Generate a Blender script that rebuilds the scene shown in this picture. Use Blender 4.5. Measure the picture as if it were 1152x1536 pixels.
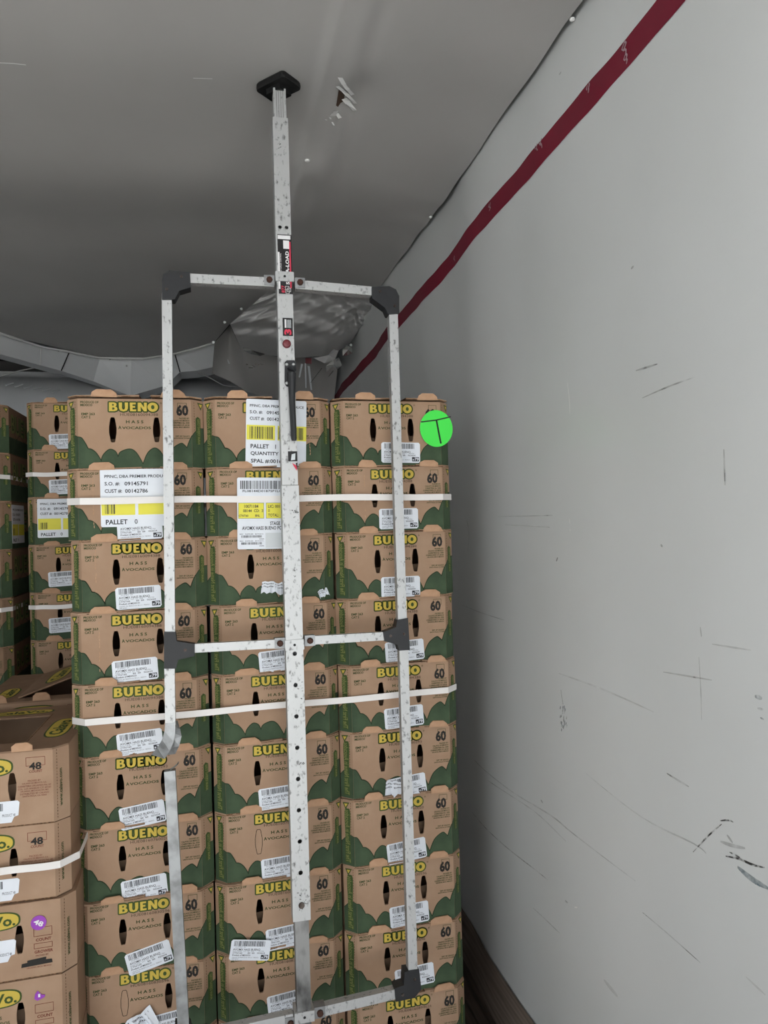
import bpy, bmesh, math, random
from mathutils import Vector, Matrix
from mathutils.geometry import tessellate_polygon

for o in list(bpy.data.objects):
    bpy.data.objects.remove(o)
scene = bpy.context.scene
COL = scene.collection
random.seed(7)

# ------------------------------------------------------------------ camera
CZ = 1.52                       # eye height above the trailer floor
FPX, YAW, PITCH, ROLL = 1103.13, 0.2298, 0.0120, -0.0274
fw = Vector((math.sin(YAW)*math.cos(PITCH), math.cos(YAW)*math.cos(PITCH), math.sin(PITCH)))
r0 = Vector((math.cos(YAW), -math.sin(YAW), 0))
u0 = r0.cross(fw)
RT = r0*math.cos(ROLL) + u0*math.sin(ROLL)
UP = -r0*math.sin(ROLL) + u0*math.cos(ROLL)
cam_d = bpy.data.cameras.new('camera')
cam_d.sensor_fit = 'VERTICAL'; cam_d.sensor_height = 36.0
cam_d.lens = FPX*36.0/1536.0
cam_d.clip_start = 0.02
cam = bpy.data.objects.new('camera', cam_d)
COL.objects.link(cam)
m = Matrix((RT, UP, -fw)).transposed().to_4x4()
m.translation = Vector((0, 0, CZ))
cam.matrix_world = m
scene.camera = cam

# ------------------------------------------------------------------ light: daylight through the open rear doors
world = bpy.data.worlds.new('daylight'); scene.world = world
world.use_nodes = True
bg = world.node_tree.nodes['Background']
bg.inputs[0].default_value = (0.92, 0.96, 1.0, 1)
bg.inputs[1].default_value = 3.3
REAR, NOSE, WR, WL = -0.45, 6.3, 0.8087, -1.69
pl = bpy.data.lights.new('rear_door_portal', 'AREA')
pl.shape = 'RECTANGLE'; pl.size = 2.5; pl.size_y = 2.75
pl.cycles.is_portal = True
po = bpy.data.objects.new('rear_door_portal', pl); COL.objects.link(po)
po.location = (-0.34, REAR, 1.38); po.rotation_euler = (math.radians(90), 0, 0)
sun_d = bpy.data.lights.new('sun', 'SUN'); sun_d.energy = 27.0; sun_d.angle = 0.01; sun_d.color = (1.0, 0.98, 0.95)
sun_o = bpy.data.objects.new('sun', sun_d); COL.objects.link(sun_o)      # lights the unseen ground added for bounce into the trailer
sun_o.rotation_euler = Vector((-0.7, -0.25, -0.67)).to_track_quat('-Z', 'Y').to_euler()
vs = scene.view_settings
vs.view_transform = 'Standard'; vs.look = 'None'; vs.gamma = 1.0; vs.use_curve_mapping = False
vs.exposure = 0.0

# ------------------------------------------------------------------ helpers
def ray(u, v):
    return RT*((u-576)/FPX) - UP*((v-768)/FPX) + fw
def atY(u, v, Y):
    d = ray(u, v); p = d*(Y/d.y); p.z += CZ; return p
def atZ(u, v, z):
    d = ray(u, v); p = d*((z-CZ)/d.z); p.z += CZ; return p
def atX(u, v, x):
    d = ray(u, v); p = d*(x/d.x); p.z += CZ; return p

def lin(c):
    c /= 255.0
    return c/12.92 if c <= 0.04045 else ((c+0.055)/1.055)**2.4
def rgb(r, g, b):
    return (lin(r), lin(g), lin(b), 1)

MATS = {}
def streaky(name, lo, hi, amax, scale=60):
    mt = MATS[name]; nt = mt.node_tree; b = nt.nodes['Principled BSDF']
    tc = nt.nodes.new('ShaderNodeTexCoord'); n = nt.nodes.new('ShaderNodeTexNoise'); n.inputs['Scale'].default_value = scale; n.inputs['Detail'].default_value = 5
    cr = nt.nodes.new('ShaderNodeValToRGB'); cr.color_ramp.elements[0].position = lo; cr.color_ramp.elements[0].color = (0, 0, 0, 1)
    cr.color_ramp.elements[1].position = hi; cr.color_ramp.elements[1].color = (amax, amax, amax, 1)
    nt.links.new(tc.outputs['Object'], n.inputs['Vector']); nt.links.new(n.outputs['Fac'], cr.inputs[0]); nt.links.new(cr.outputs[0], b.inputs['Alpha'])
def mat(name, col, rough=0.7, metal=0.0, spec=0.3, var=0.0, scale=30.0, col2=None, bump=0.0, bscale=80.0,
        stretch=(1, 1, 1), lo=0.4, hi=0.65, detail=6.0, distort=0.0):
    mt = bpy.data.materials.new(name); mt.use_nodes = True
    nt = mt.node_tree; b = nt.nodes['Principled BSDF']
    b.inputs['Base Color'].default_value = col
    b.inputs['Roughness'].default_value = rough
    b.inputs['Metallic'].default_value = metal
    b.inputs['Specular IOR Level'].default_value = spec
    if col2 is not None or bump:
        tc = nt.nodes.new('ShaderNodeTexCoord'); mp = nt.nodes.new('ShaderNodeMapping')
        mp.inputs['Scale'].default_value = stretch
        nt.links.new(tc.outputs['Object'], mp.inputs['Vector'])
    if col2 is not None:
        n = nt.nodes.new('ShaderNodeTexNoise'); n.inputs['Scale'].default_value = scale
        n.inputs['Detail'].default_value = detail; n.inputs['Distortion'].default_value = distort
        cr = nt.nodes.new('ShaderNodeValToRGB')
        cr.color_ramp.elements[0].position = lo; cr.color_ramp.elements[0].color = col
        cr.color_ramp.elements[1].position = hi; cr.color_ramp.elements[1].color = col2
        nt.links.new(mp.outputs[0], n.inputs['Vector']); nt.links.new(n.outputs['Fac'], cr.inputs[0])
        nt.links.new(cr.outputs[0], b.inputs['Base Color'])
    if bump:
        n2 = nt.nodes.new('ShaderNodeTexNoise'); n2.inputs['Scale'].default_value = bscale
        n2.inputs['Detail'].default_value = 4
        bp = nt.nodes.new('ShaderNodeBump'); bp.inputs['Strength'].default_value = bump
        bp.inputs['Distance'].default_value = 0.01
        nt.links.new(mp.outputs[0], n2.inputs['Vector']); nt.links.new(n2.outputs['Fac'], bp.inputs['Height'])
        nt.links.new(bp.outputs[0], b.inputs['Normal'])
    MATS[name] = mt
    return mt

mat('cardboard', rgb(160, 131, 108), 0.85, col2=rgb(170, 142, 119), scale=9, bump=0.08, bscale=60, spec=0.2)
mat('cardboard_cut', rgb(186, 150, 122), 0.9, spec=0.15, col2=rgb(172, 135, 106), scale=40)
mat('cardboard_shaded', rgb(134, 108, 88), 0.88, col2=rgb(146, 119, 97), scale=9, bump=0.08, bscale=60, spec=0.2)  # cardboard with shade mixed into its colour, for the dim column and board tops
mat('corrugation', rgb(70, 50, 36), 0.95, spec=0.1, col2=rgb(140, 108, 82), scale=160)
mat('hill_green', rgb(58, 74, 55), 0.75, spec=0.25, col2=rgb(68, 85, 63), scale=25)
mat('hill_edge', rgb(40, 56, 36), 0.8)
mat('ink_green', rgb(58, 70, 38), 0.8)
mat('ink_brand', rgb(64, 82, 42), 0.8)
mat('ink_yellow', rgb(196, 172, 76), 0.75)
mat('ink_olive', rgb(126, 128, 78), 0.8)
mat('ink_black', rgb(44, 42, 40), 0.8)
mat('ink_stamp', rgb(84, 70, 58), 0.85)
mat('ink_maroon', rgb(118, 66, 54), 0.85)
mat('paper', rgb(226, 230, 238), 0.55, spec=0.35, col2=rgb(214, 219, 228), scale=6)
mat('paper_grey', rgb(205, 210, 214), 0.6)
mat('print_black', rgb(52, 54, 60), 0.7)
mat('print_yellow', rgb(226, 218, 84), 0.65)
mat('dot_green', rgb(74, 232, 84), 0.5, spec=0.35)
mat('dot_purple', rgb(150, 72, 178), 0.45)
mat('strap_white', rgb(228, 224, 222), 0.45, spec=0.45)
mat('aluminium', rgb(186, 187, 188), 0.5, metal=0.5, col2=rgb(112, 112, 112), scale=130, lo=0.57, hi=0.72, bump=0.06, bscale=120, stretch=(1, 1, 0.6))
mat('aluminium_worn', rgb(150, 150, 150), 0.5, metal=0.8, col2=rgb(78, 78, 78), scale=26, lo=0.42, hi=0.7, stretch=(1, 1, 0.5))
mat('aluminium_grey', rgb(160, 162, 164), 0.5, metal=0.7, col2=rgb(130, 131, 132), scale=30)
mat('black_plastic', rgb(38, 39, 42), 0.55, spec=0.4, bump=0.05, bscale=60)
mat('rubber', rgb(20, 20, 21), 0.6, spec=0.35, bump=0.15, bscale=70)
mat('steel_bolt', rgb(92, 84, 80), 0.45, metal=0.8, col2=rgb(58, 46, 42), scale=90)
mat('rust', rgb(74, 50, 42), 0.7, metal=0.3)
mat('zinc', rgb(170, 172, 172), 0.35, metal=0.9)
mat('red_button', rgb(112, 42, 50), 0.4, spec=0.5)
mat('label_black', rgb(34, 32, 34), 0.5)
mat('label_white', rgb(225, 224, 226), 0.5)
mat('label_pink', rgb(206, 60, 84), 0.5)
mat('stripe_red', rgb(128, 20, 48), 0.5, spec=0.4, col2=rgb(116, 17, 43), scale=3)
mat('stripe_chip', rgb(178, 150, 158), 0.6)
mat('wall_frp', rgb(219, 221, 222), 0.34, spec=0.5, col2=rgb(211, 213, 213), scale=1.6, lo=0.3, hi=0.7, bump=0.02, bscale=3)
mat('scuff', rgb(166, 165, 164), 0.6)
mat('scuff_soft', rgb(190, 189, 187), 0.55)
mat('scuff_dark', rgb(62, 61, 61), 0.6)
mat('scuff_blue', rgb(100, 124, 134), 0.6)
mat('scratch_white', rgb(240, 240, 238), 0.5)
mat('vinyl', rgb(182, 180, 179), 0.40, spec=0.45, col2=rgb(174, 172, 171), scale=2.5, lo=0.3, hi=0.7)
mat('vinyl_pouch', rgb(178, 177, 177), 0.30, spec=0.6, bump=0.05, bscale=9)
mat('duct_plastic', rgb(238, 240, 243), 0.35, spec=0.45)
mat('nose_plastic', rgb(242, 244, 247), 0.45, spec=0.4)
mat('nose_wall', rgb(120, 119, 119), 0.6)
mat('edge_white', rgb(238, 238, 238), 0.4)
mat('foil', rgb(214, 214, 212), 0.25, metal=0.8)
mat('torn_brown', rgb(72, 56, 46), 0.8)
mat('shell_grey', rgb(190, 190, 188), 0.6)
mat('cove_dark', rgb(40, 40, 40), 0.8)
mat('floor_brown', rgb(74, 62, 54), 0.55, spec=0.35, col2=rgb(48, 41, 36), scale=6, stretch=(14, 0.8, 1), lo=0.35, hi=0.65, bump=0.2, bscale=5)
mat('kick_plate', rgb(142, 128, 118), 0.45, spec=0.45, col2=rgb(96, 84, 76), scale=5, stretch=(1, 0.7, 16), lo=0.35, hi=0.65)
mat('pallet_wood', rgb(150, 118, 84), 0.8, col2=rgb(120, 92, 64), scale=5, stretch=(1, 8, 8))
mat('liner', rgb(120, 98, 80), 0.9)
mat('bounce_concrete', rgb(190, 190, 186), 0.9, col2=rgb(178, 178, 175), scale=0.8)

streaky('scuff', .28, .70, .60, 25); streaky('scuff_soft', .25, .75, .45, 18); streaky('scuff_dark', .34, .58, .9, 90); streaky('scuff_blue', .30, .70, .8, 60)
def smooth(pts, n=4):
    out = []
    for i in range(len(pts)-1):
        p0 = pts[max(i-1, 0)]; p1 = pts[i]; p2 = pts[i+1]; p3 = pts[min(i+2, len(pts)-1)]
        for k in range(n):
            t = k/n
            out.append(tuple(0.5*((2*p1[j])+(-p0[j]+p2[j])*t+(2*p0[j]-5*p1[j]+4*p2[j]-p3[j])*t*t+(-p0[j]+3*p1[j]-3*p2[j]+p3[j])*t**3) for j in (0, 1)))
    out.append(pts[-1]); return out

class MB:
    """collects polygons, one mesh with material slots"""
    def __init__(s):
        s.v = []; s.f = []; s.mi = []; s.mats = []
    def slot(s, m):
        if m not in s.mats: s.mats.append(m)
        return s.mats.index(m)
    def add(s, vs, fs, m):
        b = len(s.v); k = s.slot(m)
        s.v += [tuple(p) for p in vs]
        for f in fs:
            s.f.append(tuple(i+b for i in f)); s.mi.append(k)
    def box(s, x0, x1, y0, y1, z0, z1, m):
        vs = [(x0,y0,z0),(x1,y0,z0),(x1,y1,z0),(x0,y1,z0),(x0,y0,z1),(x1,y0,z1),(x1,y1,z1),(x0,y1,z1)]
        s.add(vs, [(0,3,2,1),(4,5,6,7),(0,1,5,4),(1,2,6,5),(2,3,7,6),(3,0,4,7)], m)
    def poly(s, loops, m, P=None, lift=0.0, back=None):
        """flat polygon with holes; loops in 2D (u,v), P maps (u,v,n)->3D; back = extrusion depth"""
        if P is None: P = XZ
        tris = tessellate_polygon([[Vector((a, b, 0)) for a, b in L] for L in loops])
        flat = [p for L in loops for p in L]
        s.add([P(a, b, lift) for a, b in flat], [tuple(t) for t in tris], m)
        if back is not None:
            s.add([P(a, b, lift-back) for a, b in flat], [tuple(reversed(t)) for t in tris], m)
            for L in loops:
                n = len(L)
                vs = [P(a, b, lift) for a, b in L] + [P(a, b, lift-back) for a, b in L]
                s.add(vs, [(i, i+n, (i+1) % n+n, (i+1) % n) for i in range(n)], m)
    def rect(s, u0, u1, v0, v1, m, P=None, lift=0.0):
        P = P or XZ
        s.add([P(u0, v0, lift), P(u1, v0, lift), P(u1, v1, lift), P(u0, v1, lift)], [(0, 1, 2, 3)], m)
    def ribbon(s, pts, w, m, P=None, lift=0.0, closed=False):
        P = P or XZ
        n = len(pts)
        for i in range(n if closed else n-1):
            a = pts[i]; b = pts[(i+1) % n]
            dx, dy = b[0]-a[0], b[1]-a[1]; L = math.hypot(dx, dy)
            if L < 1e-9: continue
            nx, ny = -dy/L*w/2, dx/L*w/2
            s.add([P(a[0]+nx, a[1]+ny, lift), P(a[0]-nx, a[1]-ny, lift), P(b[0]-nx, b[1]-ny, lift), P(b[0]+nx, b[1]+ny, lift)],
                  [(0, 1, 2, 3)], m)
        for a in pts:
            s.add([P(a[0]+w/2*math.cos(t*math.pi/4), a[1]+w/2*math.sin(t*math.pi/4), lift) for t in range(8)], [tuple(range(8))], m)
    def tube(s, pts, r, m, seg=8, rs=None):
        rings = []
        n = len(pts); pts = [Vector(p) for p in pts]
        for i, p in enumerate(pts):
            t = (pts[min(i+1, n-1)]-pts[max(i-1, 0)]).normalized()
            a = t.cross(Vector((0.13, 0.2, 1))).normalized(); 
            if a.length < .5: a = Vector((1, 0, 0))
            b = t.cross(a); rr = rs[i] if rs else r
            rings.append([p+a*rr*math.cos(2*math.pi*k/seg)+b*rr*math.sin(2*math.pi*k/seg) for k in range(seg)])
        vs = [q for R in rings for q in R]
        fs = [(i*seg+k, i*seg+(k+1) % seg, (i+1)*seg+(k+1) % seg, (i+1)*seg+k) for i in range(n-1) for k in range(seg)]
        fs += [tuple(reversed(range(seg))), tuple((n-1)*seg+k for k in range(seg))]
        s.add(vs, fs, m)
    def bar(s, a, b, w, d, m, side=Vector((1, 0, 0))):
        """square bar from a to b"""
        a = Vector(a); b = Vector(b); t = (b-a).normalized()
        n = t.cross(side).normalized(); q = n.cross(t).normalized()
        c = [(-1,-1),(1,-1),(1,1),(-1,1)]
        vs = [p+q*i*w/2+n*j*d/2 for p in (a, b) for i, j in c]
        s.add(vs, [(3,2,1,0),(4,5,6,7),(0,1,5,4),(1,2,6,5),(2,3,7,6),(3,0,4,7)], m)
    def grid(s, nu, nv, fn, m):
        vs = [fn(i/nu, j/nv) for j in range(nv+1) for i in range(nu+1)]
        W = nu+1
        s.add(vs, [(j*W+i, j*W+i+1, (j+1)*W+i+1, (j+1)*W+i) for j in range(nv) for i in range(nu)], m)
    def mesh(s, name, smooth=False):
        me = bpy.data.meshes.new(name)
        me.from_pydata(s.v, [], s.f)
        for k in s.mats: me.materials.append(MATS[k])
        me.polygons.foreach_set('material_index', s.mi)
        if smooth: me.polygons.foreach_set('use_smooth', [True]*len(s.f))
        me.update()
        return me

def XZ(u, v, n):            # a plane facing -Y (towards the camera)
    return (u, -n, v)

def obj(name, me, parent=None, loc=None, rot=None):
    if isinstance(me, MB): me = me.mesh(name)
    o = bpy.data.objects.new(name, me); COL.objects.link(o)
    if parent: o.parent = parent
    if loc is not None: o.location = loc
    if rot is not None: o.rotation_euler = rot
    return o
def empty(name, loc=(0, 0, 0), rot=(0, 0, 0)):
    o = bpy.data.objects.new(name, None); COL.objects.link(o)
    o.empty_display_size = 0.1
    o.location = loc; o.rotation_euler = rot
    return o
def tag(o, label, cat, group=None):
    o['label'] = label; o['category'] = cat
    if group: o['group'] = group
    return o
def struct(name, me, parent=None, label=None):
    o = obj(name, me, parent)
    if parent is None: o['kind'] = 'structure'
    if label: o['label'] = label
    return o

# ---- lettering
TXT = {}
def text2d(t, bold=0.0):
    key = (t, bold)
    if key in TXT: return TXT[key]
    c = bpy.data.curves.new('lettering', 'FONT')
    c.body = t; c.size = 1.0; c.resolution_u = 2; c.offset = bold
    o = bpy.data.objects.new('lettering', c)
    COL.objects.link(o)
    bpy.context.view_layer.update()
    me = bpy.data.meshes.new_from_object(o.evaluated_get(bpy.context.evaluated_depsgraph_get()))
    vs = [(v.co.x, v.co.y) for v in me.vertices]
    fs = [tuple(p.vertices) for p in me.polygons]
    bpy.data.objects.remove(o); bpy.data.curves.remove(c); bpy.data.meshes.remove(me)
    x0 = min(v[0] for v in vs); x1 = max(v[0] for v in vs); y0 = min(v[1] for v in vs); y1 = max(v[1] for v in vs)
    vs = [((x-x0)/(x1-x0), (y-y0)/max(y1-y0, 1e-6)) for x, y in vs]
    TXT[key] = (vs, fs, (x1-x0)/(y1-y0))
    return TXT[key]
def put_text(mb, t, u0, u1, v0, v1, m, P=None, lift=0.0, bold=0.0, turn=0):
    """fit text into a box; turn=1: reads bottom to top"""
    P = P or XZ
    vs, fs, asp = text2d(t, bold)
    if turn: q = [(u1-b*(u1-u0), v0+a*(v1-v0)) for a, b in vs]
    else: q = [(u0+a*(u1-u0), v0+b*(v1-v0)) for a, b in vs]
    mb.add([P(a, b, lift) for a, b in q], fs, m)
def put_line(mb, t, u, v0, v1, m, P=None, lift=0.0, bold=0.0, align='L', squeeze=1.0):
    asp = text2d(t, bold)[2]; w = asp*(v1-v0)*squeeze
    u0 = u if align == 'L' else (u-w if align == 'R' else u-w/2)
    put_text(mb, t, u0, u0+w, v0, v1, m, P, lift, bold)

def ell(cx, cz, a, b, n=24, p=1.0):
    return [(cx+a*math.cos(2*math.pi*k/n), cz+b*math.sin(2*math.pi*k/n)) for k in range(n)]

LET = {
 'B': [[(0,0),(0.02,1),(.6,1),(.84,.93),(.9,.77),(.84,.6),(.74,.54),(.92,.45),(1,.28),(.94,.1),(.66,0)],
       [(.38,.62),(.38,.82),(.54,.82),(.6,.72),(.54,.62)], [(.38,.17),(.38,.42),(.58,.42),(.67,.3),(.58,.17)]],
 'U': [[(0,1),(.36,1),(.34,.38),(.4,.22),(.5,.18),(.6,.22),(.66,.38),(.64,1),(1,1),(.98,.34),(.86,.08),(.5,-.03),(.14,.08),(.02,.34)]],
 'E': [[(0.02,0),(0,1),(.95,1),(.92,.79),(.42,.79),(.42,.61),(.84,.61),(.82,.41),(.42,.41),(.42,.21),(1,.22),(.97,0)]],
 'N': [[(0,0),(.02,1),(.34,1),(.70,.45),(.68,1),(1,1),(.98,0),(.68,0),(.31,.55),(.33,0)]],
 'O': [ell(.5,.49,.52,.53,20), ell(.5,.49,.17,.24,14)],
}
def brand(mb_fill, mb_edge, u0, u1, v0, v1, P=None, lift=0.0006, fill='ink_yellow', edge='ink_brand', ew=None):
    slots = [('B',0,.175),('U',.2,.39),('E',.425,.555),('N',.585,.775),('O',.79,1.0)]
    W = u1-u0; H = v1-v0
    ew = ew or H*0.30
    for ch, a, b in slots:
        loops = [[(u0+W*(a+(b-a)*x), v0+H*z) for x, z in L] for L in LET[ch]]
        mb_fill.poly(loops, fill, P, lift+0.0004)
        for L in loops[:1]: mb_edge.ribbon(L, ew, edge, P, lift, closed=True)
        for L in loops[1:]:
            mb_edge.poly([L], edge, P, lift)

# ------------------------------------------------------------------ trailer shell
def ceil_z(x, y):
    # the vinyl lining sags in shallow waves between its bows
    s = (x-0.30)/(WR-0.30)
    s2 = (-0.98-x)/(-0.98-WL)
    t = min(1.0, max(s, s2, 0.0))
    z = CZ + 1.097 + 0.006*t
    z += (0.012*math.sin(y*4.3+0.9) + 0.0045*math.sin(y*9.3+x*1.2+1.0))*(1-0.75*t)
    z += 0.004*math.sin(y*3.1 + x*5)*t
    # pulled dent round the rivet and the tear
    for (cx, cy, a, r) in ((0.31, 2.20, -0.014, 0.10), (0.39, 1.85, 0.012, 0.09), (0.33, 2.6, -0.010, 0.16)):
        d2 = ((x-cx)**2*3 + (y-cy)**2)/(r*r)
        z += a*math.exp(-d2)
    # crease along the chute's edge
    xc = 0.292+0.010*math.sin(y*2.2)
    z -= 0.009*math.tanh((x-xc)/0.010) + 0.006*math.exp(-((x-xc)/0.012)**2)
    z -= 0.010*math.exp(-((x-xc-0.075)/0.035)**2)*math.exp(-((y-2.15)/0.5)**2)
    z += 0.008*math.exp(-((x-xc-0.125-0.03*math.sin(y*3))/0.022)**2)*math.exp(-((y-1.75)/0.45)**2)
    # puckers where it is pinned to the wall
    if x > 0.5: z += 0.003*math.sin(y*21+1.5*math.sin(y*5))*((x-0.5)/0.31)**2
    return z

EDGE = [(WL, 3.9), (-1.123, 4.447), (-0.843, 4.81), (-0.676, 4.99), (-0.41, 4.985), (-0.214, 4.83), (0.033, 4.54), (0.12, 4.09), (0.28, 3.53), (0.45, 3.42), (0.8, 3.58)]
def interp(T, x):
    for (a, b), (c, d) in zip(T, T[1:]):
        if x <= c: return b+(d-b)*(x-a)/(c-a) if x > a else b
    return T[-1][1]

NX, NY = 420, 220
mb = MB()
def cfun(a, b):
    x = WL+0.008+(WR-0.012-WL-0.008)*a
    ye = interp(EDGE, x)
    y = REAR+(ye-REAR)*(b**0.85)
    f = max(0.0, min(1.0, (y-ye+0.7)/0.6)); f = f*f*(3-2*f)
    return (x, y, ceil_z(x, y)*(1-f)+(CZ+1.099)*f)
mb.grid(NX, NY, cfun, 'vinyl')
ceiling = struct('ceiling', mb.mesh('ceiling', True), label='grey vinyl ceiling lining sagging between its fixings')
# the roof above the lining, coloured dark to deepen the shade in the cove gap
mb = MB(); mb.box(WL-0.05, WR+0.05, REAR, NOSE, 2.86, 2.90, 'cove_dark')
struct('trim_1', mb, label='trailer roof skin above the lining')
mb = MB(); mb.box(WL-0.05, WR+0.05, REAR-0.03, REAR, 2.60, 2.90, 'shell_grey'); struct('trim_2', mb, label='unseen header added to stop light leaking in above the lining')  # added out of view to keep light out of the space above the lining
mb = MB(); mb.box(-5, 4.2, REAR-4.2, REAR-0.04, 2.80, 2.90, 'shell_grey'); struct('sky_blocker', mb, label='unseen canopy added to cut off the high sky light')  # added overhang out of view, keeps sky light off upward faces

def wall_x(y, z):
    b = 0.0048*math.sin(y*5.3+0.6) + 0.0026*math.sin(y*10.7+1.0) + 0.0005*math.sin(y*25+0.5)
    far = max(0.0, min(1.0, (y-1.1)/1.2))
    return WR + b*(0.35+0.9*far) + 0.002*math.sin(z*3.0+y*0.7)
mb = MB()
mb.grid(360, 24, lambda a, b: (wall_x(REAR+(NOSE-REAR)*a, 2.86*b), REAR+(NOSE-REAR)*a, 2.86*b), 'wall_frp')
wall_r = struct('wall_right', mb.mesh('wall_right', True), label='light grey glass-fibre trailer side wall with scuffs')
mb = MB(); mb.box(WL-0.04, WL, REAR, NOSE, 0, 2.86, 'wall_frp'); struct('wall_left', mb)
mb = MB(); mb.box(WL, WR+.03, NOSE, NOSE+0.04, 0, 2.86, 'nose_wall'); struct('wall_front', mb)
mb = MB(); mb.box(WL-.04, WR+.05, REAR, NOSE, -0.05, 0, 'floor_brown')
k = WL+0.02
while k < WR-0.02:
    mb.box(k, k+0.028, REAR, NOSE, 0.0, 0.004, 'floor_brown'); k += 0.036
struct('floor', mb, label='dark brown ribbed trailer floor')
mb = MB(); mb.box(-40, 40, -60, REAR-0.3, -1.3, -1.2, 'bounce_concrete'); struct('ground', mb, label='unseen concrete ground added to bounce light into the trailer')  # added ground out of view, its bounce brightens ceiling and upper cartons

mb = MB(); mb.grid(120, 3, lambda a, b: (wall_x(REAR+(NOSE-REAR)*a, 0.1)-0.012+0.006*b, REAR+(NOSE-REAR)*a, 0.169*b), 'kick_plate')
struct('baseboard_right', mb, label='dark brown scuffed kick plate along the foot of the wall')
# red painted stripe following the wall
SC = [(-2.0, 0.935), (1.138, 0.906), (1.6, 0.896), (2.65, 0.873), (3.37, 0.853), (4.62, 0.818), (6.4, 0.78)]
def stripe_pt(a, b):
    y = REAR+0.02+(NOSE-REAR-0.05)*a
    zc = CZ+interp(SC, y)
    w = 0.0293 + 0.0010*math.sin(y*23)+0.0008*math.sin(y*41)
    z = zc+(b-0.5)*2*w
    return (wall_x(y, z)-0.0012, y, z)
mb = MB(); mb.grid(360, 2, stripe_pt, 'stripe_red')
stripe = struct('painted_stripe', mb.mesh('painted_stripe', True), wall_r, 'dark red stripe running along the wall')
def WP(u, v, n):            # (y,z) on the right wall
    return (wall_x(u, v)-0.0008-n, u, v)
def wall_px(pts): 
    out = []
    for u, v in pts:
        p = atX(u, v, WR); out.append((p.y, p.z))
    return out
mb = MB()
for (u, v, s) in ((935, 72, 9), (937, 88, 6), (812, 216, 7), (806, 221, 5), (738, 310, 6), (680, 388, 6), (882, 132, 5)):
    c = wall_px([(u, v)])[0]
    L = [(c[0]+random.uniform(-.5, .5)*0.004*s*0.4, c[1]+k*0.0035*s*0.22) for k in (-2, -1, 0, 1, 2)]
    mb.ribbon(L, 0.004, 'stripe_chip', WP, 0.0016)
    mb.ribbon([(a+0.008, b+0.004) for a, b in L[1:4]], 0.003, 'stripe_chip', WP, 0.0016)
struct('paint_chip', mb, wall_r, 'pale chips in the red stripe')
# scuffs and scratches on the wall
mb = MB()
SCUFFS = [
 ('scuff', 0.004, [(952, 556), (985, 546)]), ('scuff', 0.003, [(962, 597), (1002, 580), (1045, 565)]),
 ('scuff', 0.004, [(1088, 674), (1090, 728)]), ('scuff', 0.003, [(706, 1218), (760, 1268), (822, 1320)]),
 ('scuff_soft', 0.004, [(712, 1140), (775, 1190), (830, 1225), (860, 1250), (952, 1322)]),
 ('scuff_soft', 0.003, [(735, 1170), (800, 1215), (850, 1262)]),
 ('scuff', 0.0025, [(962, 1369), (1005, 1405), (1050, 1444)]),
 ('scuff_soft', 0.003, [(880, 1160), (960, 1225), (1040, 1265), (1060, 1280)]),
 ('scuff', 0.004, [(1000, 1160), (1020, 1172), (1034, 1180)]),
 ('scuff_dark', 0.0028, [(1040, 1278), (1062, 1255), (1084, 1236)]), ('scuff_dark', 0.003, [(1082, 1231), (1095, 1230), (1102, 1233)]),
 ('scuff_dark', 0.004, [(1090, 1284), (1110, 1288), (1132, 1297), (1150, 1301)]), ('scuff_dark', 0.003, [(1096, 1278), (1112, 1286)]),
 ('scuff', 0.006, [(1082, 1262), (1100, 1268), (1120, 1272)]), ('scuff', 0.005, [(1092, 1252), (1101, 1264)]),
 ('scuff_blue', 0.010, [(1108, 1300), (1130, 1318), (1155, 1332)]),
 ('scuff_blue', 0.007, [(1136, 1044), (1147, 1047)]), ('scuff_blue', 0.004, [(1140, 1062), (1149, 1064)]), ('scuff_blue', 0.003, [(1144, 1076), (1150, 1079)]),
 ('scuff', 0.003, [(1052, 940), (1054, 955)]), ('scuff', 0.0025, [(1050, 985), (1053, 1040), (1054, 1080)]),
 ('scuff', 0.004, [(838, 836), (836, 842)]), ('scuff', 0.004, [(700, 780), (704, 800), (702, 826)]),
 ('scuff_soft', 0.004, [(840, 1010), (900, 1032), (980, 1068)]), ('scuff_soft', 0.003, [(995, 1008), (1070, 1020)]),
 ('scuff_soft', 0.003, [(1070, 966), (1130, 975)]), ('scuff_soft', 0.0025, [(692, 908), (760, 930)]), ('scuff_soft', 0.0025, [(750, 775), (830, 773)]),
 ('scuff_soft', 0.0025, [(760, 787), (826, 791)]), ('scuff', 0.005, [(991, 817), (994, 820)]), ('scuff', 0.005, [(944, 403), (948, 399)]), ('scuff', 0.004, [(838, 112), (841, 108)]),
 ('scuff_soft', 0.003, [(800, 1362), (840, 1400)]), ('scuff', 0.006, [(812, 1200), (815, 1204)]), ('scuff', 0.005, [(848, 1351), (852, 1354)]),
 ('scuff_soft', 0.010, [(905, 1470), (925, 1495)]), ('scuff_soft', 0.004, [(1120, 1465), (1150, 1492)]),
 ('scratch_white', 0.0022, [(851, 574), (854, 600), (855, 621)]), ('scratch_white', 0.0018, [(855, 778), (856, 786)]), ('scratch_white', 0.0018, [(856, 793), (856, 797)]),
 ('scratch_white', 0.003, [(862, 1361), (866, 1361)]),
]
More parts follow.
